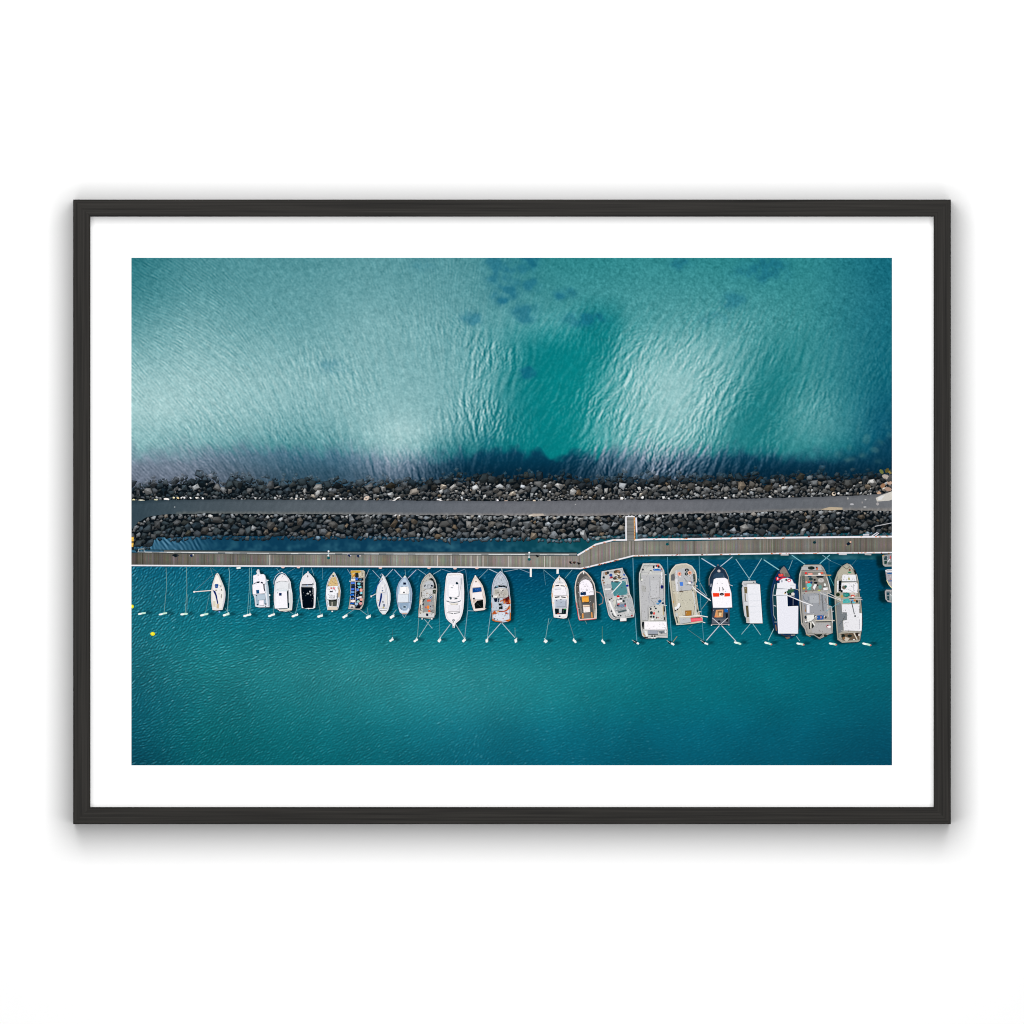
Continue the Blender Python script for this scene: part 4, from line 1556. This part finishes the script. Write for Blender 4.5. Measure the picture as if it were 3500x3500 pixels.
rocks_up = make_rocks(up_top, road_top, 'up', 3)
for (u, v, rx, ry, hx, rot) in ((484, 1711, 12, 3.6, 'f0ecd4', 5), (457, 1709, 5, 4, 'ece4b0', 0), (569, 1706, 10, 4, 'f8f4f0', 6), (533, 1708, 7, 2.5, 'd8d8b8', 0), (594, 1701, 4, 3, 'f0e8c0', 0), (608, 1702, 5, 3, 'f0d8a0', 30), (630, 1701, 4, 3, 'f4f0f0', 30), (651, 1702, 4, 3, 'fafafa', 35), (674, 1702, 7, 3, 'f0ece4', 12), (693, 1703, 4, 3, 'fafafa', 35),
                            (1089, 1708, 7, 4, 'faf8f4', -8), (1106, 1705, 5, 5, 'f4ece4', 40), (1141, 1704, 4, 3, 'f8f4f0', 45), (1012, 1705, 4, 3, 'f0e8e0', 0), (1165, 1705, 4, 3, 'fafafa', 20), (1253, 1703, 11, 7, 'd8c4b4', -30), (1700, 1709, 5, 3, 'f4f0f4', 30), (1730, 1713, 7, 3, 'd0b8a8', 5), (1826, 1712, 5, 4, 'ead8c0', 0), (1875, 1713, 8, 3, 'e8dcd0', -5), (2196, 1700, 5, 4, 'f0f0ee', -40), (2850, 1688, 7, 7, 'd8c8b4', 0), (3028, 1630, 14, 8, 'b0a69c', 20), (3013, 1612, 9, 6, '6c7440', 50), (3032, 1608, 9, 6, '5a5228', -60), (3042, 1614, 7, 5, '8a7c44', 30), (3040, 1650, 9, 7, 'b89c88', 10), (3018, 1660, 10, 7, '9a7458', -40), (3036, 1672, 12, 7, 'a88c7c', 10), (3004, 1685, 9, 6, 'c8a488', 40)):
    rocks_up.ellipse(hexrgb(hx), u, v, rx, ry, math.radians(rot), 20, 9)
rocks_up.line(hexrgb('f4f0ee'), 4.0, [(1331, 1710), (1340, 1712), (1350, 1709), (1358, 1702), (1368, 1699)], 21)
rocks_up.line(hexrgb('f4f0ee'), 4.5, [(1493, 1707), (1502, 1708), (1510, 1713), (1521, 1714)], 21)
rocks_up.build('rock_bank', photo, label='upper bank of tumbled grey boulders washed by the open sea')

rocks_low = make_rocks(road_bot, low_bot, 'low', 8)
rocks_low.line(hexrgb('f4f0f0'), 4.0, [(1349, 1763), (1354, 1759), (1362, 1758), (1368, 1762)], 21)
rocks_low.line(hexrgb('c8c8cc'), 2.2, [(2990, 1799), (3020, 1793), (3049, 1787)], 21)
rocks_low.line(hexrgb('dcdce6'), 3.0, [(2980, 1832), (2998, 1820), (3004, 1822), (2990, 1833)], 21)
rocks_low.build('rock_bank', photo, label='lower bank of dark boulders between the road and the boardwalk')

road = Ink(42)
xs = list(np.linspace(449, 3049, 320))
RC = lambda u, n: tuple(np.array((np.interp(u, [449, 700, 1000, 1400, 1800, 2300, 2700, 3049], [52, 70, 84, 94, 108, 106, 98, 112]), np.interp(u, [449, 700, 1000, 1400, 1800, 2300, 2700, 3049], [70, 82, 93, 100, 110, 108, 102, 114]), np.interp(u, [449, 700, 1000, 1400, 1800, 2300, 2700, 3049], [80, 90, 100, 108, 116, 114, 108, 118]))) + n)
fr = (0.0, .22, .5, .78, 1.0)
rr_ = random.Random(4)
tone = [[rr_.gauss(0, 2.2) for _ in fr] for _ in xs]
wob = [(rr_.uniform(-1.4, 1.4), rr_.uniform(-1.6, 1.6)) for _ in xs]
for k2 in range(len(xs) - 1):
    xa, xb = xs[k2], xs[k2 + 1]
    for t in range(4):
        P = []
        C = []
        for (x_, kk, tt) in ((xa, k2, t), (xb, k2 + 1, t), (xb, k2 + 1, t + 1), (xa, k2, t + 1)):
            y0_, y1_ = road_top(x_) + wob[kk][0], road_bot(x_) + wob[kk][1]
            P.append((x_, y0_ + (y1_ - y0_) * fr[tt]))
            edge_c = (-14 if tt == 0 else (rr_.choice((4, 10, 22)) if tt == 4 and x_ > 600 else 0))
            c_ = np.array(RC(x_, tone[kk][tt] + edge_c))
            if tt == 4 and x_ > 600:
                c_ = c_ + np.array((14, 8, 0))
            C.append(tuple(c_))
        road.poly(None, P, 42, C)
n_ = 0
for txt in ('P ccc8c0 1610,540 1690,500 1880,430 1880,570 1830,585 1630,600', 'P dcdcdc 1640,535 1700,510 1760,500 1700,570 1650,575', 'E b8b8b4 1150,548 10 20', 'E b4b4b8 1215,645 34 16', 'E a09c9c 1385,615 8 20', 'E b0b0b0 1430,690 26 12', 'E a8a4a4 1640,640 22 26', 'P b8a890 700,730 850,690 1060,700 1060,735 850,745', 'E c0c0c0 1440,570 16 8'):
    for pr in parse('r5', txt):
        n_ += 1
        (road.poly if pr[0] == 'P' else road.ellipse)(*pr[1:], level=43 + n_ * .5)
for txt in ('P b8aca0 1000,820 1080,800 1240,800 1260,830 1080,850', 'E d8d0c4 1030,830 34 14'):
    for pr in parse('r3', txt):
        n_ += 1
        (road.poly if pr[0] == 'P' else road.ellipse)(*pr[1:], level=43 + n_ * .5)
road.ellipse((150, 158, 162), 597, 1733, 2.6, 2.2, level=44)
road.ellipse((165, 165, 165), 1967, 1724, 2.4, 2.0, level=44)
road.build('road', photo)

# ------------------------------------------------------------------ boardwalk and gangway
deck_top = curve([449, 1000, 1600, 1975, 1990, 2036, 2095, 2140, 2340, 2660, 3049], [1889, 1895, 1897, 1899, 1893, 1864, 1852, 1850, 1850, 1842, 1837])
deck_bot = curve([449, 840, 1400, 1600, 1985, 2165, 2340, 2660, 3049], [1931, 1933, 1935, 1937, 1942, 1899, 1896, 1890, 1887])
deck = Ink(30)
rd = random.Random(21)
Ink.lift = 22     # the boardwalk and all that follows lies above the rocks and road
u = 449.0
run, run_left = 0.0, 0
while u < 3049:
    w = rd.choice((2.2, 2.8, 3.6, 3.6, 4.4))
    if run_left <= 0:
        run, run_left = rd.gauss(0, 5), rd.randint(3, 14)
    run_left -= 1
    e = float(np.interp(u, [449, 620, 900, 1400, 1900, 2400, 3049], [88, 104, 118, 134, 138, 126, 106]))
    g2 = e + run + rd.gauss(0, 5)
    z = rd.random()
    if z < .05:
        g2 += 18
    elif z > .94:
        g2 -= 18
    warm = rd.gauss(3, .8)
    c0 = (g2 + warm, g2 - 1, g2 - 6 - warm)
    c1 = tuple(k2 * rd.uniform(.90, 1.06) for k2 in c0)
    u2 = min(u + w, 3049)
    ta, tb, ba, bb = deck_top(u), deck_top(u2), deck_bot(u), deck_bot(u2)
    ma, mb = ta + (ba - ta) * .5, tb + (bb - tb) * .5
    deck.poly(None, [(u, ta), (u2, tb), (u2, mb), (u, ma)], 30, [tuple(k2 * .93 for k2 in c0)] * 2 + [c1, c1])
    deck.poly(None, [(u, ma), (u2, mb), (u2, bb), (u, ba)], 30, [c1, c1] + [tuple(k2 * .88 for k2 in c0)] * 2)
    u = u2
for lx in (922, 1495, 1542, 1610, 1631, 1651, 1739, 1861, 1880):
    deck.line((196, 190, 182), 3.0, [(lx, deck_top(lx) + 2), (lx, deck_bot(lx) - 1)], 32)
xs = [449, 560, 700, 840, 1000, 1200, 1400, 1600, 1800, 1972]
deck.line((112, 116, 116), 6, [(x_, deck_top(x_) - 6.5) for x_ in xs if x_ > 520], 33)
deck.line((30, 52, 58), 3, [(x_, deck_top(x_) - 10) for x_ in xs], 34)
for k2 in range(60):
    xa = 470 + k2 * 25
    if xa + 22 > 1970:
        break
    b_ = rd.choice((150, 185, 210, 228, 232))
    deck.line((b_, b_ + 2, b_ + 2), 2.6, [(xa, deck_top(xa) - 2.6), (xa + 25, deck_top(xa + 25) - 2.6)], 35)
deck.line((44, 60, 66), 2.4, [(x_, deck_top(x_)) for x_ in xs], 35.5)
deck.build('boardwalk', photo)


def rail_ink(ptsw, w, patches, seed, lvl=38):
    k_ = Ink(lvl)
    k_.line((236, 233, 238), w * .92, ptsw, lvl)
    r3 = random.Random(seed)
    for (xa, xb, n3) in patches:
        for _ in range(n3):
            x_ = r3.uniform(xa, xb)
            y_ = float(np.interp(x_, [p[0] for p in ptsw], [p[1] for p in ptsw])) + r3.uniform(-.3, .35) * w
            cc = r3.choice(((206, 112, 60), (214, 150, 70), (226, 176, 140), (170, 76, 54)))
            k_.line(cc, w * r3.uniform(.3, .55), [(x_, y_), (x_ + r3.uniform(3, 9), y_)], lvl + 1)
    return k_


rail_ink([(449, 1932.5), (840, 1934.5), (1000, 1935.4), (1400, 1937), (1600, 1938.6), (1965, 1942.4), (1984, 1943), (2010, 1938), (2165, 1899.5), (2230, 1898), (2340, 1897), (2660, 1891.5), (3049, 1888.5)], 5.2, [(1990, 2200, 22), (2200, 3049, 34)], 2).build('handrail', photo, label='long white handrail along the mooring side of the boardwalk')
rail_ink([(1974, 1898), (2036, 1861), (2095, 1846), (2143, 1845.5)], 6.0, [(2000, 2100, 8)], 5).build('handrail', photo, label='bent white handrail where the boardwalk turns')
rail_ink([(2168, 1846), (2200, 1843.6), (2340, 1842.5), (2660, 1838), (3049, 1834)], 6.6, [(2180, 3049, 26)], 7).build('handrail', photo, label='white handrail along the rock side of the boardwalk')

gang = Ink(36)
yy = 1766.0
while yy < 1848:
    g2 = 122 + rd.gauss(0, 7)
    gang.poly((g2, g2 - 1, g2 - 4), [(2141, yy), (2167, yy), (2167, yy + 3), (2141, yy + 3)], 36)
    yy += 3
gang.line((240, 238, 242), 4.6, [(2139.5, 1766), (2140, 1843)], 40)
gang.line((240, 238, 242), 4.0, [(2138, 1765.5), (2169, 1765.5)], 40.5)
gang.line((210, 170, 120), 4.0, [(2168, 1768), (2169.5, 1847)], 41)
gang.line((232, 229, 240), 5.2, [(2174, 1769), (2176, 1820)], 41)
gang.line((110, 160, 180), 3.4, [(2176, 1820), (2177, 1843)], 41)
for yv in (1771, 1782, 1797, 1803, 1818, 1826, 1838):
    gang.line((206, 128, 60), 3.0, [(2168, yv), (2168.6, yv + 5)], 42)
gang.build('gangway', photo)

for (u, v, hx, lab) in ((1809, 1912, '0a5a5c', None), (1123, 1907, '12565c', None), (2281, 1860, '0c4c54', None), (2784, 1854, '0c3038', None)):
    lp = Ink(44)
    if u < 2000:
        lp.line((180, 200, 205), 2.4, [(u - 1, v - 22), (u, v)], 44)
        lp.ellipse((244, 246, 248), u, v - 23, 3.2, 2.8, level=45)
        lp.ellipse((225, 235, 238), u - 1, v - 8, 3.2, 2.4, level=45)
    else:
        lp.line((60, 90, 96), 1.8, [(u, v), (u + 5, v - 9)], 44)
    lp.ellipse(hexrgb(hx), u, v, 5.6, 4.8, level=46)
    lp.build('street_lamp', photo)

for (u, v, cl, hd, rot, sx) in ((655, 1898, '14244c', 'ded8d0', -10, 1.0), (600, 1898, '101a20', '2a3038', 4, 1.35), (1194, 1898, '14204a', 'c8c8d4', 20, .9), (1225, 1900, '1c2c4c', 'd8d0d0', 5, 1.0), (1836, 1900, '101418', '38302c', 25, .8), (1951, 1922, '14181c', 'e8c8b0', 10, .9), (1963, 1922, '3a2c2c', '7a5a50', -5, .9), (1978, 1925, '0c1014', '2c2420', 15, .8), (2901, 1857, '0e1c2c', 'e8b8a0', -35, 1.3)):
    p_ = Ink(48)
    c2, s2 = math.cos(math.radians(rot)), math.sin(math.radians(rot))
    p_.ellipse(hexrgb(cl), u, v, 8.5 * sx, 3.4 * sx, math.radians(rot), 48)
    p_.ellipse(hexrgb(cl), u + 1.5 * s2, v + 2.2, 4.0 * sx, 3.6 * sx, math.radians(rot), 49)
    p_.ellipse(hexrgb(hd), u + 5.5 * sx * c2, v + 5.5 * sx * s2 - .5, 2.6 * sx, 2.3 * sx, 0, 50)
    p_.ellipse(tuple(k2 * .8 for k2 in hexrgb(hd)), u - 7.5 * sx * c2, v - 7.5 * sx * s2 + .5, 1.8 * sx, 1.3 * sx, 0, 50)
    p_.build('person', photo)

cr = Ink(44)
cr.poly((226, 178, 72), [(449, 1835), (457, 1835.5), (457, 1850), (449, 1850.5)], 44)
cr.line((250, 214, 110), 1.6, [(449.5, 1840), (457, 1840)], 45)
cr.build('yellow_crate', photo)
cr = Ink(44)
cr.poly((226, 178, 72), [(449, 1855), (456.5, 1855), (455, 1869.5), (449, 1869)], 44)
cr.line((250, 214, 110), 1.6, [(449.5, 1861), (456, 1861)], 45)
cr.build('yellow_crate', photo)
gate = Ink(44)
gate.line((190, 200, 200), 2.0, [(473, 1886), (473, 1877), (492, 1876), (493, 1886)], 44)
gate.build('ladder_gate', photo)

# ------------------------------------------------------------------ mooring lines, floats
LINES = {'z4': '''
1.0 8fb8b4 280,440 285,570 265,780
1.2 8fb8b4 432,435 437,580 425,780
0.8 86b0b0 440,640 436,780
1.0 6aa0a8 612,440 632,500
1.6 8cc0c8 750,440 757,480 740,785
1.3 84c0c4 905,440 905,600 890,790
1.3 84c0c4 922,440 917,600 908,785
0.9 78b0b8 605,640 575,780
1.2 88b4c0 1310,440 1290,620 1250,790
1.2 88b4c0 1370,440 1390,500
1.0 6c9c9c 1415,660 1440,790
1.0 6c9cac 1455,440 1455,530
1.0 90c0d0 1110,445 1145,490
0.9 78b0c0 1190,478 1245,445
1.0 a8c0d4 1640,450 1665,492
1.4 a8b8c8 1805,450 1775,520
1.4 90b8c0 1735,755 1795,800
1.4 90b8c0 1690,755 1625,795
1.0 80b0b8 1790,740 1798,800
1.4 b8d0e0 1830,460 1895,530
0.9 7098a8 620,500 500,610
0.8 6098a0 660,470 620,440
1.0 90b8c0 725,745 740,770
1.0 8cc0c8 1195,760 1245,795
1.2 70a8b0 1085,720 1085,780
''', 'z5': '''
1.6 c0d4e8 95,450 30,520
1.8 c8d4ec 105,455 165,520
1.8 c8d0ec 270,455 205,520
1.4 9cc4d4 280,450 345,495
1.4 9cc4d4 455,455 395,490
1.3 80a8c8 460,450 535,475
1.3 80a8c8 635,450 575,475
1.3 6898b0 640,455 660,640 655,760
1.8 88b0c0 655,760 632,970
1.4 a0c8d8 655,762 708,765
1.3 90b8c8 810,450 740,520
2.0 c0d4e4 815,450 880,480
1.3 a0bccc 930,470 1035,450
1.6 88a8c0 1045,450 1125,480
1.3 80b0c0 1225,455 1315,530
1.0 6098a8 1225,460 1240,570
1.3 80b8c0 1440,455 1385,520
1.8 78b0c4 1895,365 1905,700 1925,990
1.4 88b8bc 290,800 278,960
1.4 b0d0d8 330,825 390,895
1.6 b0d0d4 375,830 290,960
1.0 5c98a0 440,560 445,960
2.2 b8d0d8 525,865 445,970
2.2 a8c4cc 565,865 630,970
1.6 98c0cc 830,770 803,965
2.2 c0d4dc 908,850 803,970
2.2 c0d4dc 908,850 1010,965
1.4 70a8ac 1010,890 1012,960
1.4 8cbcc0 1265,820 1240,970
1.0 5c98a0 1290,820 1262,870
1.4 6c9098 1410,820 1455,970
1.0 709878 1665,880 1665,975
1.4 a0c4cc 120,755 92,790
0.8 487c84 92,900 92,965
1.3 b0c8dc 160,785 180,815 200,785
2.0 b8d0d8 910,440 915,475
1.0 88a8a0 1535,835 1550,862
2.4 a08880 1620,620 1650,630 1672,665 1668,705 1640,720
1.0 98c0c8 185,455 190,500
''', 'z6': '''
1.8 5c9cb4 222,360 235,700 255,990
1.6 5c9cb0 460,355 470,700 495,985
2.6 c4dcec 478,370 605,448
2.2 c4dcec 710,358 608,440
1.7 a8d4dc 735,375 845,535
1.7 a8d4dc 930,370 828,535
2.6 98d4dc 945,380 1095,480
1.4 90c0cc 1160,385 1135,450 1110,475
2.2 88d0dc 1155,345 1255,415
2.2 88d0dc 1440,345 1365,410
1.6 90c0d0 1385,345 1450,390
1.0 508c9c 1450,390 1530,425
0.9 4c8898 1435,370 1435,480
1.6 48a0a8 1435,500 1475,580
2.4 d8e0ea 620,865 515,985
2.4 d8e0ea 620,865 735,990
1.8 98c8d0 845,860 778,940
1.8 98c8d0 862,860 922,945
1.8 a8d4d8 1030,880 978,985
1.6 98c8d0 1190,955 1215,990
1.2 90b0b4 450,520 520,650
1.2 a0b4b4 475,755 545,665
1.0 709090 410,870 370,900 490,985
1.4 c0a070 295,955 265,995
1.0 508898 1605,420 1640,380
1.2 2c8478 1660,1003 1720,1010
'''}
for crop, txt in LINES.items():
    x0, y0, s = CROPS[crop]
    for ln in txt.strip().splitlines():
        t = ln.split()
        k_ = Ink(52)
        k_.line(tuple(c_ * .93 for c_ in hexrgb(t[1])), float(t[0]) * 1.2, [(x0 + float(p.split(',')[0]) * s, y0 + float(p.split(',')[1]) * s) for p in t[2:]], 52)
        k_.build('mooring_line', photo)

for n2, (bx, by, bl, bw, br) in enumerate(BUOYS):
    k_ = Ink(56)
    rot = math.radians(br)
    c2, s2 = math.cos(rot), math.sin(rot)
    mint = (198, 236, 216) if (n2 < 5 or n2 > 23) else (240, 246, 242)
    hi = (250, 252, 250)
    L2, w2 = bl / 2, bw / 2
    pts = []
    for (a2, b3) in ((-1, -.1), (-.8, -.8), (-.2, -.75), (.1, -1), (.5, -.9), (.95, -.7), (1, .1), (.8, .8), (.1, .7), (-.5, 1), (-.9, .7)):
        pts.append((bx + a2 * L2 * c2 - b3 * w2 * s2, by + a2 * L2 * s2 + b3 * w2 * c2))
    k_.poly(mint, pts, 56)
    k_.ellipse(hi, bx - L2 * .45 * c2, by - L2 * .45 * s2, L2 * .5, w2 * .8, rot, 57)
    if 3 < n2 < 12:
        k_.line((226, 238, 236), 2.6, [(bx + L2 * .3, by), (bx + L2 * .6 + 2, by - 8)], 58)
    if 11 < n2 < 21:
        k_.line((214, 228, 226), 3.0, [(bx, by - 2), (bx + (4 if n2 < 18 else -4), by - 10)], 58)
    if n2 > 24:
        k_.ellipse((214, 120, 104), bx + L2 * .9 * c2, by + L2 * .9 * s2, 3, 2.6, 0, 58)
    if n2 in (21, 22, 23):
        k_.ellipse((20, 36, 44), bx - 9, by - 5, 8, 5, .5, 55)
        k_.line((190, 200, 196), 1.6, [(bx - 20, by - 12), (bx - 8, by - 4)], 58)
    k_.build('mooring_float', photo)

for (u, v, rx) in ((522, 2166.5, 8), (451, 2073, 6.5)):
    k_ = Ink(56)
    k_.ellipse((236, 226, 16), u, v, rx, 6.5, 0, 56)
    if u > 500:
        k_.poly((230, 220, 20), [(u - 10, v), (u - 4, v - 4), (u - 2, v + 4)], 57)
    k_.ellipse((250, 242, 70), u - 1, v - 1, rx * .55, 4, 0, 58)
    k_.build('yellow_buoy', photo)

# walkway fingers and fenders on the boardwalk's edge
for crop, txt in (('c7', 'L62 f6f2ee 1490,120 1490,405'), ('c8', 'L76 efeceb 350,150 345,300'), ('r5', 'L20 c8c8c8 40,1480 170,1480'), ('r5', 'L26 c8c8cc 1000,1468 1130,1470'), ('r5', 'L24 a8aaaa 1430,1470 1535,1475'), ('c1', 'L50 f0f8f4 1480,195 1600,180'), ('r5', 'L22 d0d0d8 1400,1150 1500,1150')):
    k_ = Ink(60)
    for pr in parse(crop, txt):
        k_.line(pr[1], pr[2], pr[3], 60)
    k_.build('gangplank', photo)
for (u, v) in ((967, 1939), (1555, 1943), (1630, 1942), (1300, 1941), (1466, 1941), (1020, 1939)):
    k_ = Ink(60)
    k_.ellipse((226, 196, 190), u, v, 6, 3.2, 0, 60)
    k_.build('fender', photo)

# ------------------------------------------------------------------ boats
rb = random.Random(77)
for name, lab, prims in PARSED:
    k_ = Ink(62)
    old_ = name in ('work_barge', 'trawler', 'fishing_boat', 'work_boat', 'wooden_boat')
    for n3, pr in enumerate(prims):
        if old_ and 300 < sum(pr[1]) < 700 and max(pr[1]) - min(pr[1]) < 40:
            pr = (pr[0], tuple(t_ * .96 for t_ in pr[1])) + tuple(pr[2:])
        if pr[0] == 'P':
            if n3 == 0:          # dark water gap and shade painted round the hull, the hull, its shaded rim
                h0 = pr[2]
                cx_, cy_ = sum(p[0] for p in h0) / len(h0), sum(p[1] for p in h0) / len(h0)
                lp_ = [(cx_ + (p[0] - cx_) * 1.015, cy_ + (p[1] - cy_) * 1.008) for p in h0]
                k_.line((10, 40, 56), 2.0, lp_ + [lp_[0]])
            k_.poly(pr[1], pr[2])
            if n3 == 0:
                dk = .62 if name in ('work_barge', 'trawler', 'fishing_boat', 'work_boat', 'wooden_boat') else .86
                for sc_, w_, kk in ((.90, 1.6, dk), (.84, 1.0, 1 - (1 - dk) * .5)):
                    lp_ = [(cx_ + (p[0] - cx_) * sc_, cy_ + (p[1] - cy_) * (1 - (1 - sc_) * .55)) for p in h0]
                    k_.line(tuple(t_ * kk for t_ in pr[1]), w_, lp_ + [lp_[0]])
            elif max(p[0] for p in pr[2]) - min(p[0] for p in pr[2]) > 12 and sum(pr[1]) > 560:
                # a roof or raised panel: thin shade line along its right and lower side
                q_ = [(p[0] + 1.1, p[1] + 1.3) for p in pr[2]]
                k_.poly(tuple(t_ * .55 for t_ in pr[1]), q_)
                k_.poly(pr[1], pr[2])
        elif pr[0] == 'L':
            k_.line(pr[1], pr[2], pr[3])
        else:
            k_.ellipse(*pr[1:])
    # weathering and deck clutter too small to trace
    hull_ = prims[0][2]
    cx_, cy_ = sum(p[0] for p in hull_) / len(hull_), sum(p[1] for p in hull_) / len(hull_)
    busy = name in ('work_barge', 'trawler', 'fishing_boat', 'work_boat', 'wooden_boat') and sum(prims[0][1]) > 220
    for n3 in range(150 if busy else 14):
        e_ = rb.randrange(len(hull_))
        t_, f_ = rb.random(), rb.random() ** .5 * .86
        a_, b_ = hull_[e_ - 1], hull_[e_]
        u_ = cx_ + ((a_[0] + (b_[0] - a_[0]) * t_) - cx_) * f_
        v_ = cy_ + ((a_[1] + (b_[1] - a_[1]) * t_) - cy_) * f_
        if u_ > 3047:
            continue
        tone_ = rb.choice(((70, 74, 74), (110, 106, 98), (150, 150, 150), (235, 235, 235), (96, 80, 64))) if busy else rb.choice(((170, 172, 176), (205, 205, 208), (250, 250, 250)))
        k_.ellipse(tone_, u_, v_, rb.uniform(.5, 2.0 if busy else 1.4), rb.uniform(.35, .9), rb.uniform(0, 3.1), n=6, level=k_.level)
        k_.level += .5
    k_.build(name, photo, label=lab)
